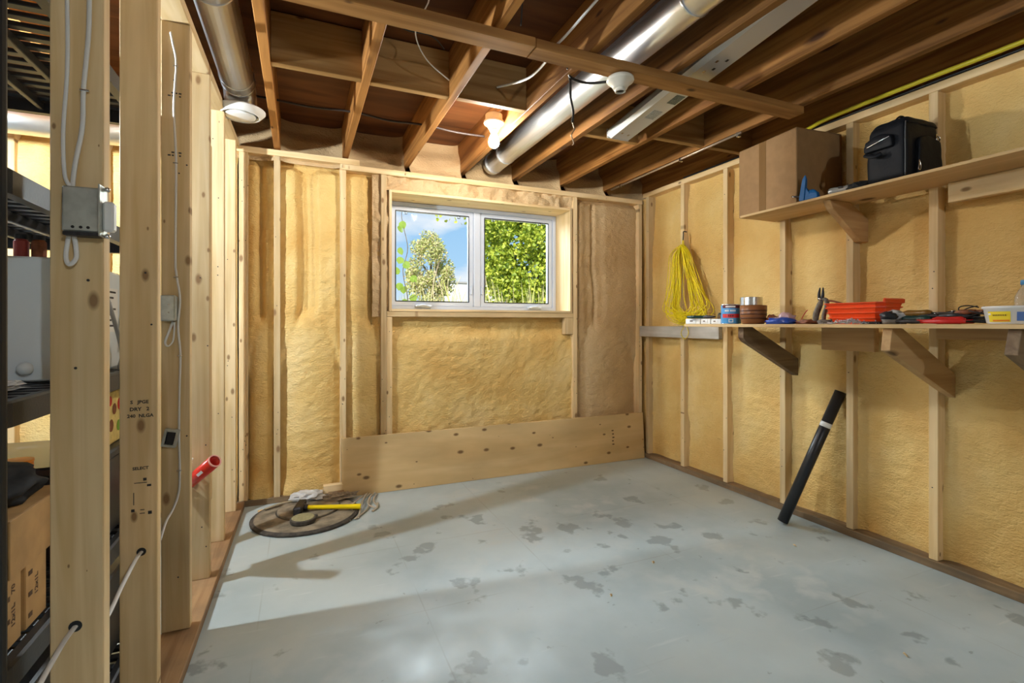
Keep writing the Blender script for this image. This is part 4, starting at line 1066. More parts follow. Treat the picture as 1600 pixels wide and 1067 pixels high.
# blue caulking gun / clamp, clear torch, black pouch
g = gpos(1262, 2.455, US)
cg = thing('bar_clamp', 'blue trigger clamp standing before the cardboard box', 'tool', g)
lnk('jaw', soft_box(0.020, 0.030, 0.115, 4, 0.35, 0.001), M['blue_tool'], cg, (0.0, 0.030, 0.0), (0.12, 0, 0))
lnk('handle', soft_box(0.024, 0.085, 0.032, 5, 0.2, 0.002), M['blue_tool'], cg, (0.006, -0.015, 0.0))
lnk('trigger', soft_box(0.018, 0.026, 0.06, 6, 0.3, 0.001), M['blue_tool'], cg, (0.004, -0.004, 0.024), (-0.55, 0, 0))
ltube('pad', [(0, 0.030, 0.006), (0, 0.034, 0.030)], [0.010, 0.008], M['white_plastic'], cg, sub=2)
ltube('bar', [(-0.004, 0.022, 0.020), (-0.006, 0.075, 0.034)], 0.004, M['iron'], cg, sub=2)
ltube('bar_tip', [(-0.006, 0.070, 0.032), (-0.006, 0.085, 0.035)], 0.006, M['bright_steel'], cg, sub=1)
g = gpos(1314, 2.50, US)
fl = thing('flashlight', 'clear grey plastic flashlight lying on the upper shelf', 'flashlight', g)
ltube('barrel', [(0, -0.045, 0.020), (0, 0.010, 0.020), (0, 0.03, 0.021), (0, 0.05, 0.021)], [0.017, 0.018, 0.021, 0.021], plain('smoky_plastic', (0.42, 0.42, 0.40), 0.15, trans=0.4), fl, sides=14)
ltube('lens', [(0, 0.050, 0.021), (0, 0.056, 0.021)], 0.019, M['bright_steel'], fl, sides=14, sub=1)
ltube('switch', [(-0.016, -0.02, 0.030), (-0.017, 0.0, 0.031)], 0.006, M['black_plastic'], fl, sub=1)
g = gpos(1343, 2.50, US)
po = link('pouch', blob_mesh(0.045, 0.050, 0.026, 3, 0.35, 3), M['cloth'], loc=g); tag(po, 'small crumpled black pouch between flashlight and black bag', 'pouch')

# ---- things on the lower shelf
def kit(u, X): return gpos(u, X, LSZ)
# white switch plates / small cartons
for (u0, u1, h, lab) in ((1071, 1093.5, 0.036, 'white plastic fitting at the end of the lower shelf'), (1094.5, 1109.5, 0.034, 'white square fitting with an embossed frame beside the blue can'), (1110.5, 1126, 0.032, 'white fitting with slanted edge touching the blue can')):
    a = gpos(u0, 2.40, LSZ); b = gpos(u1, 2.40, LSZ); y0, y1 = b.y, a.y
    t = thing('white_fitting', lab, 'fitting', (2.42, (y0 + y1) / 2, LSZ))
    block('body', 2.40, 2.46, y0, y1, LSZ, LSZ + h, M['white_plastic'], t, bev=0.003)
    link('rim', box_mesh(0.004, (y1 - y0) * 0.5, h * 0.5, 0.001), M['white_plastic'], t, loc=(2.3985, (y0 + y1) / 2, LSZ + h * 0.5))
    link('slot', box_mesh(0.003, (y1 - y0) * 0.2, h * 0.2, 0), M['ink_brown'], t, loc=(2.3965, (y0 + y1) / 2 + 0.006, LSZ + h * 0.55))
def pliers(name, label, loc, rot, grip, L=0.2, open_=0.08, head=M['iron'], cat='pliers'):
    t = thing(name, label, cat, loc, rot)
    for s in (-1, 1):
        ltube('grip', [(-L * 0.62, s * (0.020 + open_ * 0.12), 0.010), (-L * 0.35, s * (0.026 + open_ * 0.2), 0.010), (-L * 0.12, s * 0.014, 0.010), (0, s * 0.008, 0.010)], [0.0085, 0.0105, 0.009, 0.007], grip, t, sides=9)
        ltube('jaw', [(-0.005, s * 0.010, 0.010), (L * 0.10, s * 0.010, 0.010), (L * 0.22, s * (0.007 + open_ * 0.03), 0.010), (L * 0.33, s * (0.0045 + open_ * 0.05), 0.010)], [0.009, 0.010, 0.0075, 0.004], head, t, sides=8)
    lnk('pivot', lathe_mesh([(0.001, 0), (0.008, 0), (0.008, 0.004), (0.001, 0.005)], 12), M['bright_steel'], t, (0.006, 0, 0.018))
    return t
pliers('pliers', 'dark pliers lying on top of the white fittings', gpos(1103, 2.43, LSZ + 0.0365), (0, 0, R(-80)), M['green_dark'], 0.19)
g = gpos(1126, 2.50, LSZ)
tp = thing('tape_roll', 'black electrical tape roll standing behind the blue can', 'tape', g)
lnk('roll', lathe_mesh([(0.022, -0.01), (0.036, -0.01), (0.036, 0.01), (0.022, 0.01)], 24, True), M['black_plastic'], tp, (0, 0, 0.037), (R(90), 0, R(60)))
lnk('core', lathe_mesh([(0.019, -0.01), (0.022, -0.01), (0.022, 0.01), (0.019, 0.01)], 24, True), M['card'], tp, (0, 0, 0.037), (R(90), 0, R(60)))
# blue can with label
g = gpos(1142, 2.42, LSZ)
cn = thing('paint_can', 'blue can with red label patch on the lower shelf', 'can', g)
rc, hc = 0.056, 0.118
lnk('body', lathe_mesh([(0.001, 0), (rc - 0.001, 0), (rc, 0.003), (rc, hc - 0.005), (rc - 0.001, hc), (0.001, hc)], 36), M['blue'], cn)
lnk('rim', lathe_mesh([(rc - 0.006, hc - 0.004), (rc + 0.001, hc - 0.004), (rc + 0.0015, hc + 0.002), (rc - 0.003, hc + 0.003), (rc - 0.006, hc)], 36, True), M['bright_steel'], cn)
lnk('base_rim', lathe_mesh([(rc - 0.003, 0), (rc + 0.001, 0), (rc + 0.001, 0.004), (rc - 0.003, 0.004)], 36, True), M['bright_steel'], cn)
lnk('lid', lathe_mesh([(0.001, 0), (rc - 0.006, 0), (rc - 0.007, 0.003), (0.001, 0.002)], 36), M['bright_steel'], cn, (0, 0, hc - 0.001))
def wrap(parent, r, z0, z1, a0, a1, mat, name, n=12):
    V = []; F = []
    for k in range(n + 1):
        a = a0 + (a1 - a0) * k / n
        for (rr, z) in ((r, z0), (r, z1)): V.append((rr * math.cos(a), rr * math.sin(a), z))
    for k in range(n): F.append((2 * k, 2 * k + 2, 2 * k + 3, 2 * k + 1))
    return lnk(name, mesh_from(V, F), mat, parent)
def wrap_text(parent, body, size, r, z, ac, mat, name='lettering'):
    """letters bent round a cylinder, reading left to right when seen from outside"""
    me = text_mesh(body, size)
    for v in me.vertices:
        a = ac + v.co.x / r
        zz = z + v.co.y
        v.co = Vector((r * math.cos(a), r * math.sin(a), zz))
    return lnk(name, me, mat, parent, smooth=False)
aC = math.atan2(-g.y, -g.x)
wrap(cn, rc + 0.0008, hc * 0.82, hc * 0.965, aC - 0.95, aC + 1.1, M['label_maroon'], 'label_band')
wrap(cn, rc + 0.0008, hc * 0.32, hc * 0.52, aC - 0.95, aC + 0.95, M['label_red'], 'label_band')
for (z0_, z1_b, spans, m_) in ((0.86, 0.925, [(-0.55, 0.45)], 'white_plastic'), (0.64, 0.73, [(-0.62, -0.50), (-0.46, -0.34), (-0.30, -0.20), (-0.08, 0.02), (0.06, 0.16), (0.20, 0.30), (0.34, 0.46)], 'white_plastic'), (0.38, 0.47, [(-0.28, -0.16), (-0.10, 0.04), (0.10, 0.26)], 'label_maroon')):
    for (s0, s1) in spans: wrap(cn, rc + 0.0013, hc * z0_, hc * z1_b, aC + s0, aC + s1, M[m_], 'print', 4)
wrap(cn, rc + 0.0010, hc * 0.09, hc * 0.26, aC - 0.22, aC + 0.22, M['white_plastic'], 'emblem')
wrap(cn, rc + 0.0014, hc * 0.12, hc * 0.23, aC - 0.15, aC + 0.15, M['blue'], 'emblem')
# turned bowl with the silver tape roll on it
g = gpos(1177, 2.44, LSZ)
bw = thing('wooden_bowl', 'streaky brown round wooden bowl behind the blue can', 'bowl', g)
lnk('bowl', lathe_mesh([(0.001, 0), (0.055, 0), (0.064, 0.010), (0.071, 0.050), (0.073, 0.108), (0.069, 0.109), (0.066, 0.095), (0.001, 0.093)], 36), M['brown_wood'], bw)
for z in (0.035, 0.058, 0.078):
    lnk('band', lathe_mesh([(0.0705 + z * 0.02, z - 0.004), (0.0715 + z * 0.022, z), (0.0705 + z * 0.02, z + 0.004), (0.068, z)], 36, True), plain('dark_streak', (0.10, 0.035, 0.015), 0.4) if z == 0.035 else bpy.data.materials['dark_streak'], bw)
g2 = g + Vector((0.0, 0.015, 0.1095))
tr = thing('duct_tape_roll', 'silver duct tape roll resting on the wooden bowl', 'tape', g2)
lnk('roll', lathe_mesh([(0.040, 0), (0.060, 0), (0.061, 0.002), (0.061, 0.047), (0.060, 0.048), (0.040, 0.048)], 36, True), M['bright_steel'], tr, smooth=False)
lnk('core', lathe_mesh([(0.037, 0.001), (0.040, 0.001), (0.040, 0.047), (0.037, 0.047)], 30, True), M['card'], tr)
# packets
o = link('packet', blob_mesh(0.040, 0.085, 0.024, 2, 0.25, 3, freq=3), M['blue_pack'], loc=gpos(1220, 2.40, LSZ), smooth=True); tag(o, 'shiny blue plastic packet lying beside the wooden bowl', 'packet')
o = link('packet', blob_mesh(0.035, 0.055, 0.040, 6, 0.45, 3, freq=3), M['pink_plastic'], loc=gpos(1228, 2.47, LSZ), smooth=True); tag(o, 'crumpled pink translucent packet behind the blue one', 'packet')
o = link('packet', blob_mesh(0.028, 0.034, 0.034, 8, 0.5, 3, freq=3), M['rust'], loc=gpos(1207, 2.47, LSZ), smooth=True); tag(o, 'rusty brown crumpled wrapper next to the wooden bowl', 'wrapper')
st = tag(tube('marking_stick', [gpos(1249, 2.46, LSZ + 0.006), gpos(1257, 2.46, LSZ + 0.055), gpos(1262, 2.46, LSZ + 0.075)], 0.0022, M['red_grip'], sides=6), 'thin red stick poking up beside the packets', 'stick')
o = link('debris', blob_mesh(0.03, 0.06, 0.016, 12, 0.6, 3, freq=4), M['rust'], loc=gpos(1262, 2.42, LSZ), smooth=True); tag(o, 'small brown heap of screws before the upright pliers', 'screws', kind='stuff')
o = link('debris', blob_mesh(0.035, 0.035, 0.014, 14, 0.6, 3, freq=4), M['grip_grey'], loc=gpos(1290, 2.40, LSZ), smooth=True); tag(o, 'dusty grey lump between upright pliers and orange tray', 'debris', kind='stuff')
# upright pliers
g = gpos(1283, 2.43, LSZ)
up_ = thing('pliers', 'old grey-handled pliers propped upright beside the orange tray', 'pliers', g)
ltube('grip', [(0, 0.030, 0.004), (0, 0.026, 0.05), (0, 0.006, 0.10), (0, -0.004, 0.125)], [0.012, 0.015, 0.014, 0.008], M['grip_grey'], up_, sides=10)
ltube('grip', [(0, -0.012, 0.004), (0, -0.016, 0.05), (0, -0.030, 0.09), (0, -0.026, 0.122), (0, -0.004, 0.124)], [0.009, 0.010, 0.011, 0.010, 0.008], M['grip_grey'], up_, sides=10)
for s in (-1, 1):
    ltube('jaw', [(0, 0.002 + s * 0.006, 0.122), (0, 0.001 + s * 0.010, 0.150), (0, -0.002 + s * 0.008, 0.185)], [0.008, 0.007, 0.0025], M['iron'], up_, sides=8)
lnk('pivot', lathe_mesh([(0.001, 0), (0.007, 0), (0.007, 0.005), (0.001, 0.006)], 12), M['bright_steel'], up_, (-0.008, 0, 0.128), (0, R(-90), 0))
ltube('spring_arm', [(0, -0.028, 0.118), (0, -0.060, 0.114), (0, -0.105, 0.100)], 0.005, M['rust'], up_, sides=7)
# orange-red tray: flared open rectangular tub
a = gpos(1297, 2.44, LSZ); b = gpos(1390, 2.44, LSZ)
tl = a.y - b.y
tray = thing('plastic_tray', 'orange-red flared plastic tray on the lower shelf', 'tray', (2.44, (a.y + b.y) / 2, LSZ), (0, 0, 0))
def tub(w0, l0, w1, l1, h, th=0.003, steps=4):
    """open flared tub: width along X, length along Y"""
    rings = []
    for k in range(steps + 1):
        t = k / steps; rings.append((w0 + (w1 - w0) * t, l0 + (l1 - l0) * t, h * t))
    bm = bmesh.new()
    def ring(w, l, z, c=0.028, skew=0.0):
        pts = [(-w / 2 + c, -l / 2), (w / 2 - c, -l / 2), (w / 2, -l / 2 + c), (w / 2, l / 2 - c), (w / 2 - c, l / 2), (-w / 2 + c, l / 2), (-w / 2, l / 2 - c), (-w / 2, -l / 2 + c)]
        return [bm.verts.new((x, y, z)) for x, y in pts]
    out = []
    for k, (w, l, z) in enumerate(rings):
        step = 0.002 * k
        out.append(ring(w + step, l + step, z)); 
        if 0 < k < steps: out.append(ring(w + step + 0.012, l + step + 0.012, z + 0.002)); out.append(ring(w + step + 0.012, l + step + 0.012, z + 0.007)); out.append(ring(w + step + 0.002, l + step + 0.002, z + 0.009))
    out.append(ring(w1 + 0.022, l1 + 0.022, h - 0.001)); out.append(ring(w1 + 0.022, l1 + 0.022, h + 0.003))
    out.append(ring(w1, l1, h + 0.003))
    out.append(ring(w0 - 2 * th, l0 - 2 * th, th))
    for p, q in zip(out[:-1], out[1:]):
        for i in range(8): bm.faces.new((p[i], p[(i + 1) % 8], q[(i + 1) % 8], q[i]))
    bm.faces.new(out[0][::-1]); bm.faces.new(out[-1])
    bmesh.ops.recalc_face_normals(bm, faces=bm.faces)
    return from_bm(bm)
lnk('tub', tub(0.13, tl * 0.90, 0.17, tl * 0.985, 0.098), M['red_plastic'], tray, (0.03, 0, 0), smooth=False)
lnk('pour_lip', box_mesh(0.15, 0.012, 0.022, 0.004), M['red_plastic'], tray, (0.03, -tl * 0.505, 0.106), (0.12, 0, 0), smooth=False)
lnk('grip_ledge', box_mesh(0.006, tl * 0.84, 0.008, 0.002), M['red_plastic'], tray, (-0.045, 0, 0.052), smooth=False)
# heap of nails
rg = np.random.RandomState(8); V = []; F = []
for k in range(230):
    y = rg.normal() * 0.055; x = rg.normal() * 0.012; z = 0.003 + max(0, 0.022 - abs(y) * 0.25 - abs(x) * 0.3) * rg.rand()
    d = Vector((rg.normal(), rg.normal(), rg.normal() * 0.35)).normalized() * rg.uniform(0.010, 0.02)
    p = Vector((x, y, z)); q = p + d; q.z = max(q.z, 0.001)
    v, f = tube_data([p, q], 0.0017, 4, 1); n = len(V); V += v; F += [tuple(i + n for i in ff) for ff in f]
g = gpos(1327, 2.345, LSZ + 0.001)
o = link('nails', mesh_from(V, F), M['nail_steel'], loc=g); tag(o, 'loose heap of shiny nails in front of the orange tray', 'nails', kind='stuff')
def disc(name, label, u, X, r, h, mat, cat):
    g = gpos(u, X, LSZ); t = thing(name, label, cat, g)
    lnk('body', lathe_mesh([(0.001, 0), (r, 0), (r, h * 0.8), (r * 0.93, h), (r * 0.8, h * 0.8), (0.001, h * 0.8)], 24), mat, t)
    lnk('ring', lathe_mesh([(r * 0.98, h * 0.25), (r * 1.03, h * 0.3), (r * 1.03, h * 0.5), (r * 0.98, h * 0.55)], 24, True), mat, t)
disc('blade_disc', 'dark thin cutting disc lying by the nails', 1362, 2.36, 0.040, 0.012, M['iron'], 'disc')
disc('cap_dish', 'small grey round dish under the dark glossy bundle', 1392, 2.36, 0.030, 0.020, M['grip_grey'], 'dish')
o = link('foil_bag', blob_mesh(0.030, 0.050, 0.038, 17, 0.5, 3, freq=3.5), M['bag_plastic'], loc=gpos(1400, 2.425, LSZ), smooth=True); tag(o, 'crumpled clear bag with dark contents beside orange tray', 'bag')
o = link('sock_bundle', blob_mesh(0.02, 0.034, 0.022, 19, 0.4, 3, freq=3), M['black_plastic'], loc=gpos(1388, 2.375, LSZ + 0.021), smooth=True); tag(o, 'dark glossy bundle over the small grey dish', 'bundle')
def screwdriver(label, g, rz, hm_, sm, L=0.24, z=0.016, extra=None, tilt=0.0):
    t = thing('screwdriver', label, 'screwdriver', g + Vector((0, 0, z)), (0, tilt, rz))
    ltube('handle', [(0, 0, 0), (0.012, 0, 0), (0.05, 0, 0), (0.085, 0, 0), (0.10, 0, 0)], [0.010, 0.0155, 0.0135, 0.0155, 0.010], hm_, t, sides=10)
    ltube('shaft', [(0.098, 0, 0), (L * 0.8, 0, 0), (L, 0, 0)], [0.0045, 0.0042, 0.0025], sm, t, sides=8, sub=2)
    lnk('end_cap', lathe_mesh([(0.001, 0), (0.011, 0), (0.009, 0.004), (0.001, 0.005)], 12), extra or hm_, t, (0, 0, 0), (0, R(-90), 0))
    return t
g = gpos(1412, 2.40, LSZ); screwdriver('dark green handled screwdriver in the tool pile', g, R(-90), M['green_dark'], M['iron'], 0.27, 0.022)
g = gpos(1414, 2.43, LSZ); screwdriver('amber and black handled screwdriver on top of the tool pile', g, R(-91), M['amber'], M['iron'], 0.24, 0.046)
pliers('pliers', 'black handled pliers lying across the tool pile', gpos(1466, 2.42, LSZ + 0.024), (0.0, 0, R(95)), M['black_plastic'], 0.19)
pliers('pliers', 'brown handled side cutters at the end of the tool pile', gpos(1493, 2.44, LSZ + 0.034), (0, 0.05, R(80)), M['rust'], 0.15)
pliers('pliers', 'red handled pliers at the front of the tool pile', gpos(1438, 2.36, LSZ + 0.001), (0, 0, R(92)), M['red_grip'], 0.26)
screwdriver('red handled nut driver in front of the tool pile', gpos(1506, 2.345, LSZ), R(90), M['red_grip'], M['red_grip'], 0.17, 0.015)
random.seed(3)
coil = []
g = gpos(1528, 2.42, LSZ)
for k in range(9):
    cx_, cy_, rr = random.uniform(-.02, .02), random.uniform(-.025, .025), random.uniform(0.028, 0.048)
    tl_ = random.uniform(0.1, 0.75) if k > 5 else random.uniform(0.02, 0.15)
    coil.append([g + Vector((cx_ + rr * math.cos(a), cy_ + rr * math.sin(a), max(0.004, 0.006 + 0.003 * k + tl_ * rr * (math.sin(a + k) + 1) * 0.8))) for a in np.linspace(0, 5.6, 12)])
wc = thing('wire_coil', 'tangled coil of thin black wire beside the margarine tub', 'wire', g)
for p in coil: tube('loop', p, 0.0024, M['cable_black'], wc, sides=6, sub=4)
# margarine tub and bottle
g = gpos(1585, 2.40, LSZ)
mt = thing('margarine_tub', 'white plastic margarine tub with yellow label on lower shelf', 'tub', g)
lnk('tub', lathe_mesh([(0.001, 0), (0.070, 0), (0.074, 0.004), (0.083, 0.056), (0.088, 0.058), (0.088, 0.064), (0.085, 0.066), (0.080, 0.064), (0.072, 0.006), (0.001, 0.005)], 44), M['white_plastic'], mt)
aM = math.atan2(-g.y, -g.x)
def wrapc(parent, r0, r1, z0, z1, a0, a1, mat, name, n=14):
    V = []; F = []
    for k in range(n + 1):
        a = a0 + (a1 - a0) * k / n
        V += [(r0 * math.cos(a), r0 * math.sin(a), z0), (r1 * math.cos(a), r1 * math.sin(a), z1)]
    for k in range(n): F.append((2 * k, 2 * k + 2, 2 * k + 3, 2 * k + 1))
    return lnk(name, mesh_from(V, F), mat, parent)
wrapc(mt, 0.0758, 0.0818, 0.008, 0.046, aM - 1.0, aM - 0.12, M['yellow'], 'label')
wrapc(mt, 0.0765, 0.0815, 0.012, 0.044, aM + 0.08, aM + 1.0, plain('tub_blue', (0.10, 0.20, 0.50), 0.4), 'label')
wrapc(mt, 0.0763, 0.0775, 0.010, 0.016, aM - 0.8, aM - 0.16, M['orange'], 'label')
wrapc(mt, 0.0778, 0.0812, 0.024, 0.040, aM - 1.0, aM - 0.86, M['white_plastic'], 'emblem')
for k in range(7): wrapc(mt, 0.0805, 0.0812, 0.030, 0.035, aM - 0.76 + 0.075 * k, aM - 0.71 + 0.075 * k, M['amber'], 'print', 2)
g = gpos(1604, 2.50, LSZ)
bt = thing('water_bottle', 'clear plastic bottle with a blue cap behind the margarine tub', 'bottle', g)
lnk('bottle', lathe_mesh([(0.001, 0), (0.030, 0), (0.033, 0.006), (0.033, 0.075), (0.031, 0.080), (0.033, 0.086), (0.031, 0.105), (0.022, 0.128), (0.014, 0.138), (0.014, 0.150), (0.001, 0.150)], 28), M['clear'], bt)
lnk('cap', lathe_mesh([(0.001, 0.020), (0.0155, 0.020), (0.0165, 0.018), (0.0165, 0.002), (0.001, 0.002)], 20), M['blue'], bt, (0, 0, 0.146))

# yellow rope hank on its nail
rp = thing('rope_hank', 'bright yellow cord hank hanging from a nail on the stud', 'rope', (2.70, 2.965, 1.85))
tube('hook', [(2.745, 2.970, 1.862), (2.715, 2.968, 1.862), (2.712, 2.967, 1.835), (2.708, 2.966, 1.795)], 0.0045, M['iron'], rp, sides=6)
tube('tie', [(2.712, 2.967, 1.815), (2.706, 2.972, 1.77), (2.706, 2.958, 1.75), (2.710, 2.965, 1.79)], 0.0035, M['yellow_rope'], rp, sides=6)
random.seed(21)
for k in range(36):
    top = 1.745 + random.uniform(-0.012, 0.012); bot = random.uniform(1.145, 1.25)
    sp = random.gauss(0, 0.5); sp = max(-1, min(1, sp))
    yl = 2.975 + random.uniform(0.0, 0.05) + 0.06 * max(0, sp); yr = 2.95 - random.uniform(0.0, 0.06)
    wl = random.uniform(0.0, 0.08); wr = random.uniform(0.02, 0.23)
    if k in (3, 9, 15): wl = random.uniform(0.13, 0.19)
    xo = 2.715 - random.uniform(0.0, 0.045)
    jj = lambda s=0.008: random.uniform(-s, s)
    cyb = 2.96 + (wl - wr) * 0.5
    p = [(xo, 2.965, top), (xo - 0.004, yl + jj(), top - 0.06), (xo, yl + wl * 0.35 + jj(), top - 0.22), (xo, yl + wl * 0.8 + jj(0.015), bot + 0.16), (xo + jj(), yl + wl + jj(), bot + 0.05), (xo, cyb + jj(0.02), bot - 0.01),
         (xo + 0.004, yr - wr + jj(), bot + 0.05), (xo, yr - wr * 0.75 + jj(0.02), bot + 0.18), (xo, yr - wr * 0.3 + jj(), top - 0.20), (xo - 0.004, yr + jj(), top - 0.06), (xo, 2.960, top + 0.004)]
    tube("strand", p, 0.0030, M['yellow_rope'], rp, sides=5, sub=4)
tube('strand', [(2.69, 2.93, 1.20), (2.69, 2.93, 1.14), (2.690, 2.97, 1.08), (2.690, 2.93, 1.035), (2.69, 2.89, 1.08), (2.69, 2.91, 1.14), (2.69, 2.90, 1.2)], 0.0027, M['yellow_rope'], rp, sides=5, sub=5)

# ------------------------------------------------------------------ wiring on the partition
eb = thing('electrical_box', 'large galvanised electrical box on the nearest partition stud', 'electrical box', (-0.41, 1.2995, 1.336))
block('box', -0.443, -0.381, 1.268, 1.2992, 1.338, 1.430, M['steel'], eb, bev=0.003)
block('switch_yoke', -0.377, -0.358, 1.268, 1.290, 1.342, 1.404, M['white_plastic'], eb, bev=0.004)
block('bracket_lip', -0.3805, -0.3775, 1.256, 1.2992, 1.330, 1.436, M['steel'], eb, bev=0.0005)
for z in (1.432, 1.334):
    lnk('clamp_screw', lathe_mesh([(0.001, -0.006), (0.005, -0.006), (0.006, 0), (0.001, 0.004)], 10), M['bright_steel'], eb, (0.038, -0.02, z - 1.336))
for x in (-0.425, -0.412, -0.400): link('knockout', lathe_mesh([(0.001, 0), (0.003, 0), (0.003, 0.001), (0.001, 0.001)], 10), M['black_line'], eb, loc=(x, 1.2678, 1.347), rot=(R(90), 0, 0))
block('bottom_plate', -0.441, -0.383, 1.266, 1.2992, 1.330, 1.3375, M['iron'], eb, bev=0.001)
def cable(label, pts, r=0.0045, staples=(), flat=0.6):
    t = thing('cable', label, 'cable', pts[0])
    tube('sheath', pts, r, M['cable_white'], t, sides=8, flat=flat)
    for p in staples: link('staple', box_mesh(0.016, 0.006, 0.004, 0.001), M['bright_steel'], t, loc=p)
    return t
Yc = 1.2945
cable('white cable entering the large box along its outer side', [(-0.440, Yc, 2.24), (-0.444, Yc, 1.95), (-0.442, Yc, 1.70), (-0.449, Yc, 1.55), (-0.447, Yc, 1.46), (-0.438, Yc, 1.434)])
cable('white cable stapled mid-face of the nearest stud above the box', [(-0.402, Yc, 2.24), (-0.406, Yc, 1.85), (-0.408, Yc, 1.75), (-0.416, Yc, 1.64), (-0.418, Yc, 1.56), (-0.430, Yc, 1.48), (-0.434, Yc, 1.434)], 0.0055, [(-0.414, Yc - 0.002, 1.636)])
cable('white cable loop hanging below the large electrical box', [(-0.438, Yc - 0.006, 1.334), (-0.442, Yc - 0.008, 1.29), (-0.436, Yc - 0.010, 1.272), (-0.425, Yc - 0.010, 1.285), (-0.426, Yc - 0.008, 1.31), (-0.430, Yc - 0.006, 1.334)], 0.0045)
Y2 = 2.1125
cable('white cable stapled down the third partition stud', [(-0.431, Y2, 2.20), (-0.424, Y2, 2.16), (-0.414, Y2, 2.09), (-0.421, Y2, 1.93), (-0.414, Y2, 1.74), (-0.416, Y2, 1.40), (-0.413, Y2, 1.33), (-0.402, Y2, 1.24), (-0.408, Y2, 1.14), (-0.401, Y2, 1.04), (-0.404, Y2, 0.90), (-0.405, Y2, 0.75), (-0.403, Y2, 0.62), (-0.406, Y2, 0.54), (-0.420, Y2 - 0.02, 0.487), (-0.432, Y2 - 0.06, 0.46), (-0.436, Y2 - 0.12, 0.42)], 0.0055, [(-0.414, Y2 - 0.003, 2.08), (-0.415, Y2 - 0.003, 1.73), (-0.414, Y2 - 0.003, 1.32), (-0.402, Y2 - 0.003, 1.035), (-0.404, Y2 - 0.003, 0.62)])
cable('small white cable loop under the middle electrical box', [(-0.424, Y2, 1.158), (-0.436, Y2, 1.12), (-0.447, Y2, 1.085), (-0.438, Y2 - 0.006, 1.070), (-0.425, Y2, 1.085), (-0.420, Y2, 1.12), (-0.419, Y2, 1.156)], 0.0045)
eb2 = thing('electrical_box', 'small galvanised switch box on the third partition stud', 'electrical box', (-0.433, 2.117, 1.159))
block('box', -0.456, -0.412, 2.080, 2.1172, 1.160, 1.252, M['steel'], eb2, bev=0.003)
block('side_plate', -0.4118, -0.4095, 2.082, 2.1172, 1.164, 1.248, M['steel'], eb2, bev=0.0005)
for z in (1.19, 1.22): link('screw', lathe_mesh([(0.001, 0), (0.003, 0), (0.003, 0.002), (0.001, 0.002)], 8), M['bright_steel'], eb2, loc=(-0.430, 2.0798, z), rot=(R(90), 0, 0))
eb3 = thing('outlet_bracket', 'open metal outlet bracket low on the third partition stud', 'electrical box', (-0.43, 2.117, 0.70))
link('bracket', frame_mesh(0.044, 0.062, 0.008, 0.028, 0.001), M['steel'], eb3, loc=(-0.428, 2.088, 0.742), rot=(0, R(12), 0))
link('outlet', box_mesh(0.026, 0.022, 0.046, 0.003), M['black_plastic'], eb3, loc=(-0.428, 2.105, 0.742), rot=(0, R(12), 0))
# cable threaded through drilled studs
hA = Vector((-0.431, 1.2985, 0.521)); hB = Vector((-0.416, 1.6985, 0.503))
for hp, s in ((hA, LS[0]), (hB, LS[1])):
    link('drilled_hole', lathe_mesh([(0.001, 0), (0.0115, 0), (0.0115, 0.001), (0.001, 0.0012)], 16), M['black_line'], s, loc=hp + Vector((0, 0.0008, 0)), rot=(R(90), 0, 0))
cable('white cable leaving the drilled hole of the second stud', [(-0.415, 1.715, 0.506), hB, (-0.420, 1.66, 0.497), (-0.428, 1.58, 0.468), (-0.432, 1.50, 0.440), (-0.432, 1.42, 0.44), (-0.431, 1.345, 0.49)], 0.0052)
cable('white cable drooping from the hole of the nearest stud', [(-0.430, 1.315, 0.522), hA, (-0.440, 1.26, 0.506), (-0.452, 1.18, 0.465), (-0.455, 1.10, 0.425), (-0.45, 1.0, 0.39)], 0.0052)

# red tube and crumpled can tucked between the studs
rt = thing('caulk_tube', 'red tube sticking out between the partition studs', 'tube', (-0.40, 2.50, 0.46))
ra = Vector((-0.470, 2.485, 0.444)); rb_ = Vector((-0.325, 2.345, 0.586))
ring_tube(ra, rb_, 0.026, 0.0225, M['red_tube'], rt, 'tube')
ring_tube(rb_ - (rb_ - ra).normalized() * 0.004, rb_ + (rb_ - ra).normalized() * 0.002, 0.0266, 0.0222, plain('tube_rim', (0.72, 0.30, 0.24), 0.4), rt, 'rim')
rd = (rb_ - ra).normalized(); mid = ra.lerp(rb_, 0.70)
sidev = (Vector((0, 0, 1.15)) - mid); sidev = (Vector((0, 0, 1.15)) + Vector((0, 0, 0)) - mid); sidev = (sidev - rd * sidev.dot(rd)).normalized()
lumber('label_scrap', mid + sidev * 0.0263 - rd * 0.02, mid + sidev * 0.0263 + rd * 0.015, 0.012, 0.001, rd.cross(sidev), M['white_plastic'], rt, bev=0)
o = link('crumpled_foil', blob_mesh(0.030, 0.045, 0.035, 23, 0.5, 3, freq=2.2), M['white_plastic'], loc=(-0.455, 2.44, 0.545)); tag(o, 'crumpled white foil scrap lying behind the red tube', 'foil')

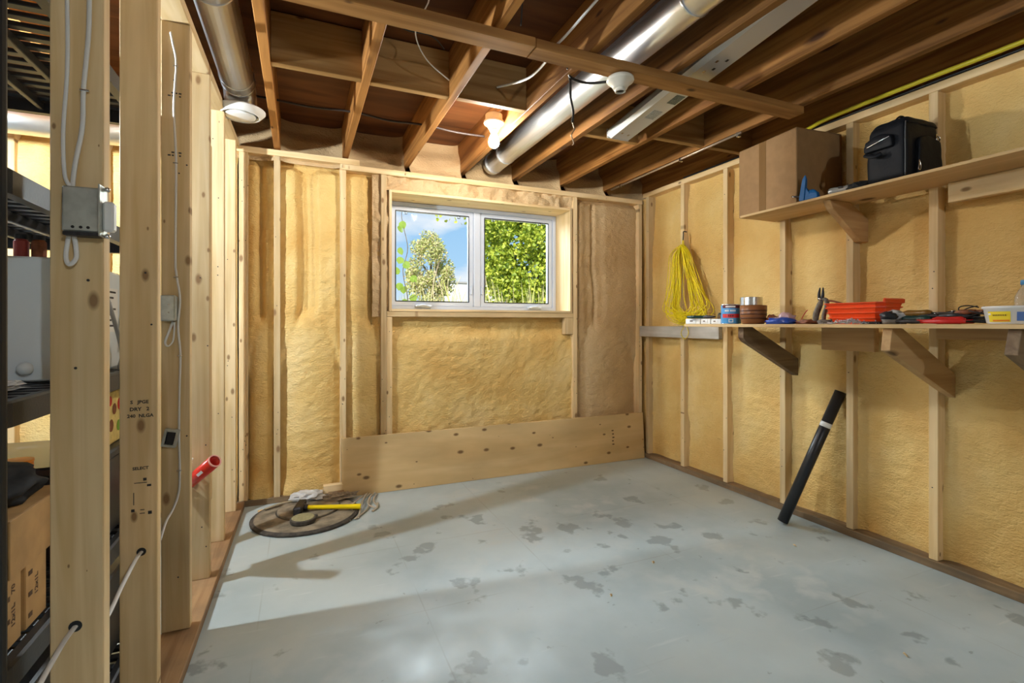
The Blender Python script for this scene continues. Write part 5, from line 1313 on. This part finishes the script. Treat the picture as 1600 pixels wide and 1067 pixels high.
# ------------------------------------------------------------------ storage room: black shelving and what is on it
SX0, SX1, SY0, SY1 = -0.96, -0.505, 1.188, 2.14
su = thing('storage_shelf', 'black plastic shelving unit beyond the partition studs', 'shelf', ((SX0 + SX1) / 2, SY0, 0))
for x in (SX0 + 0.03, SX1 - 0.025):
    for y in (SY0 + 0.03, SY1 - 0.03):
        link('post', lathe_mesh([(0.001, 0), (0.024, 0), (0.026, 0.01), (0.024, 0.03), (0.024, 1.87), (0.001, 1.88)], 16), M['black_plastic'], su, loc=(x, y, 0.0), smooth=False)
SLAT = box_mesh(SX1 - SX0 - 0.05, 0.026, 0.012, 0.002); SLAT.materials.append(M['black_plastic'])
LEVELS = [0.10, 0.50, 1.003, 1.447, 1.90]
for z in LEVELS:
    bm = bmesh.new()
    def rr(off, zz, r=0.05):
        x0, x1, y0, y1 = SX0 + off, SX1 - off, SY0 + off, SY1 - off; r = max(0.012, r - off); pts = []
        for (cx_, cy_, a0) in ((x1 - r, y0 + r, -90), (x1 - r, y1 - r, 0), (x0 + r, y1 - r, 90), (x0 + r, y0 + r, 180)):
            for k in range(5):
                a = R(a0 + 90 * k / 4); pts.append((cx_ + r * math.cos(a), cy_ + r * math.sin(a), zz))
        c = Vector(((SX0 + SX1) / 2, (SY0 + SY1) / 2, z))
        return [bm.verts.new(Vector(p) - c) for p in pts]
    rings = [rr(0.0, z - 0.050), rr(0.0, z - 0.004), rr(0.006, z), rr(0.022, z), rr(0.024, z - 0.006), rr(0.024, z - 0.050)]
    n = len(rings[0])
    for p, q in zip(rings, rings[1:] + rings[:1]):
        for i in range(n): bm.faces.new((p[i], p[(i + 1) % n], q[(i + 1) % n], q[i]))
    bmesh.ops.recalc_face_normals(bm, faces=bm.faces)
    sh = link('shelf', from_bm(bm), M['black_plastic'], su, loc=((SX0 + SX1) / 2, (SY0 + SY1) / 2, z))
    ns = 17
    for k in range(ns):
        link('slat', SLAT, None, sh, loc=((SX0 + SX1) / 2, SY0 + 0.05 + (SY1 - SY0 - 0.1) * k / (ns - 1), z - 0.008))
    for xx in (SX0 + 0.17, SX1 - 0.17):
        link('runner', box_mesh(0.014, SY1 - SY0 - 0.05, 0.026, 0.002), M['black_plastic'], sh, loc=(xx, (SY0 + SY1) / 2, z - 0.028))
zt = 1.004
ap = thing('white_cabinet', 'small white enamelled appliance with a round knob on black shelf', 'appliance', (-0.74, 1.60, zt))
block('body', -0.93, -0.560, 1.605, 2.06, zt, zt + 0.315, M['fridge'], ap, bev=0.008)
block('door', -0.932, -0.558, 1.596, 1.6045, zt + 0.004, zt + 0.312, M['fridge'], ap, bev=0.003)
link('knob', lathe_mesh([(0.001, 0.030), (0.009, 0.028), (0.015, 0.020), (0.016, 0.013), (0.011, 0.005), (0.008, 0.0), (0.001, 0.0)], 24), M['fridge'], ap, loc=(-0.622, 1.5958, 1.040), rot=(R(90), 0, 0), smooth=True)
block('rating_label', -0.5602, -0.5592, 1.80, 2.02, zt + 0.12, zt + 0.26, M['white_plastic'], ap, bev=0)
for k in range(7):
    block('label_line', -0.5593, -0.5588, 1.84, 2.00 - 0.02 * (k % 3), zt + 0.245 - 0.018 * k, zt + 0.251 - 0.018 * k, M['ink'], ap, bev=0)
tag(tube('power_cord', [(-0.548, 1.80, zt + 0.30), (-0.54, 1.88, zt + 0.20), (-0.535, 1.97, zt + 0.06), (-0.535, 1.95, zt + 0.008), (-0.545, 2.02, zt + 0.006)], 0.006, plain('grey_cord', (0.30, 0.30, 0.30), 0.5)), 'grey power cord hanging down the side of the appliance', 'cord')
for k, (x, y, m_) in enumerate(((-0.66, 1.66, M['pink']), (-0.625, 1.66, M['rust']), (-0.595, 1.70, M['cloth']))):
    j = thing('jar', ('red jar on top of the white appliance', 'brown jar on top of the white appliance', 'black jar on top of the white appliance')[k], 'jar', (x, y, zt + 0.3155))
    link('body', lathe_mesh([(0.001, 0), (0.013, 0), (0.015, 0.004), (0.015, 0.042), (0.011, 0.048), (0.001, 0.048)], 18), m_, j, loc=(x, y, zt + 0.3155))
    link('lid', lathe_mesh([(0.001, 0.012), (0.0125, 0.012), (0.013, 0.0), (0.001, 0.0)], 18), M['black_plastic'], j, loc=(x, y, zt + 0.3638))
o = link('plastic_sheet', blob_mesh(0.07, 0.10, 0.012, 31, 0.5, 3, freq=3), M['bag_plastic'], loc=(-0.64, 1.42, zt)); tag(o, 'clear crumpled plastic sheet before the white appliance', 'plastic')
z5 = 0.5005
for k, (y0, y1, txt) in enumerate(((1.282, 1.345, '12x1L    70'), (1.362, 1.455, '12x1L'))):
    c_ = thing('carton', ('narrow brown carton printed 12x1L on the black shelf', 'wider brown carton beside the narrow printed one')[k], 'carton', (-0.62, y0, z5))
    block('body', -0.74, -0.535, y0, y1, z5, z5 + 0.165, M['card_dark'], c_, bev=0.002)
    lettering(txt, 0.019, (-0.5345, (y0 + y1) / 2, z5 + 0.080), (0, 0, 1), (0, -1, 0), M['ink_brown'], c_)
    for q_ in range(3): block('print', -0.5347, -0.5342, y0 + 0.012, y0 + 0.018 + 0.010 * k, z5 + 0.020 + 0.045 * q_ + 0.03 * (1 - k), z5 + 0.030 + 0.045 * q_ + 0.03 * (1 - k), M['ink_brown'], c_, bev=0)
o = thing('cardboard_box', 'brown cardboard box lying across the two printed cartons', 'box', (-0.65, 1.30, 0.667))
block('body', -0.80, -0.534, 1.288, 1.56, 0.667, 0.755, M['card_dark'], o, bev=0.003)
block('flap', -0.5335, -0.530, 1.290, 1.558, 0.640, 0.757, M['card_dark'], o, bev=0.001)
o = link('black_garment', blob_mesh(0.11, 0.13, 0.055, 41, 0.22, 4, freq=2.0), M['cloth'], loc=(-0.66, 1.43, 0.757), smooth=True); tag(o, 'black garment bundled on the brown cardboard box', 'garment')
oc = thing('plastic_cup', 'orange plastic cup standing behind the black garment', 'cup', (-0.655, 1.62, z5))
link('cup', lathe_mesh([(0.001, 0), (0.030, 0), (0.033, 0.30), (0.001, 0.302)], 28), M['orange'], oc, loc=(-0.655, 1.62, z5))
link('lid', lathe_mesh([(0.001, 0), (0.034, 0), (0.034, 0.006), (0.001, 0.007)], 28), M['orange'], oc, loc=(-0.655, 1.62, z5 + 0.3025))
bn = thing('storage_tote', 'black plastic storage tote on the shelf behind the studs', 'tote', (-0.72, 1.93, z5))
block('body', -0.92, -0.54, 1.72, 2.11, z5, z5 + 0.235, M['black_plastic'], bn, bev=0.006)
block('lid', -0.93, -0.53, 1.71, 2.12, z5 + 0.2355, z5 + 0.262, M['black_plastic'], bn, bev=0.006)
gb = thing('gift_bag', 'yellow paper bag with coloured spots on the black tote', 'bag', (-0.60, 1.98, z5 + 0.2625))
block('body', -0.68, -0.56, 1.93, 2.06, z5 + 0.2625, z5 + 0.43, plain('yellow_paper', (0.80, 0.62, 0.22), 0.7, var=0.1), gb, bev=0.002)
for k, (y, z, r_, m_) in enumerate(((1.96, 0.06, 0.020, 'rust'), (2.03, 0.05, 0.018, 'green'), (1.99, 0.11, 0.018, 'rust'), (2.04, 0.12, 0.02, 'red_grip'), (1.95, 0.14, 0.016, 'red_grip'))):
    mm_ = M.get(m_) or plain('spot_green', (0.25, 0.45, 0.05), 0.6)
    link('spot', lathe_mesh([(0.001, 0), (r_, 0), (r_, 0.0008), (0.001, 0.001)], 18), mm_, gb, loc=(-0.5597, y, z5 + 0.2625 + z), rot=(0, R(90), 0))
z1_ = 0.1005
bt2 = thing('storage_tote', 'dark grey tote on the lowest black shelf', 'tote', (-0.72, 1.7, z1_))
block('body', -0.92, -0.55, 1.33, 2.09, z1_, z1_ + 0.24, plain('dark_grey_tote', (0.035, 0.038, 0.042), 0.4), bt2, bev=0.006)
block('lid', -0.93, -0.54, 1.32, 2.10, z1_ + 0.2405, z1_ + 0.265, M['black_plastic'], bt2, bev=0.006)
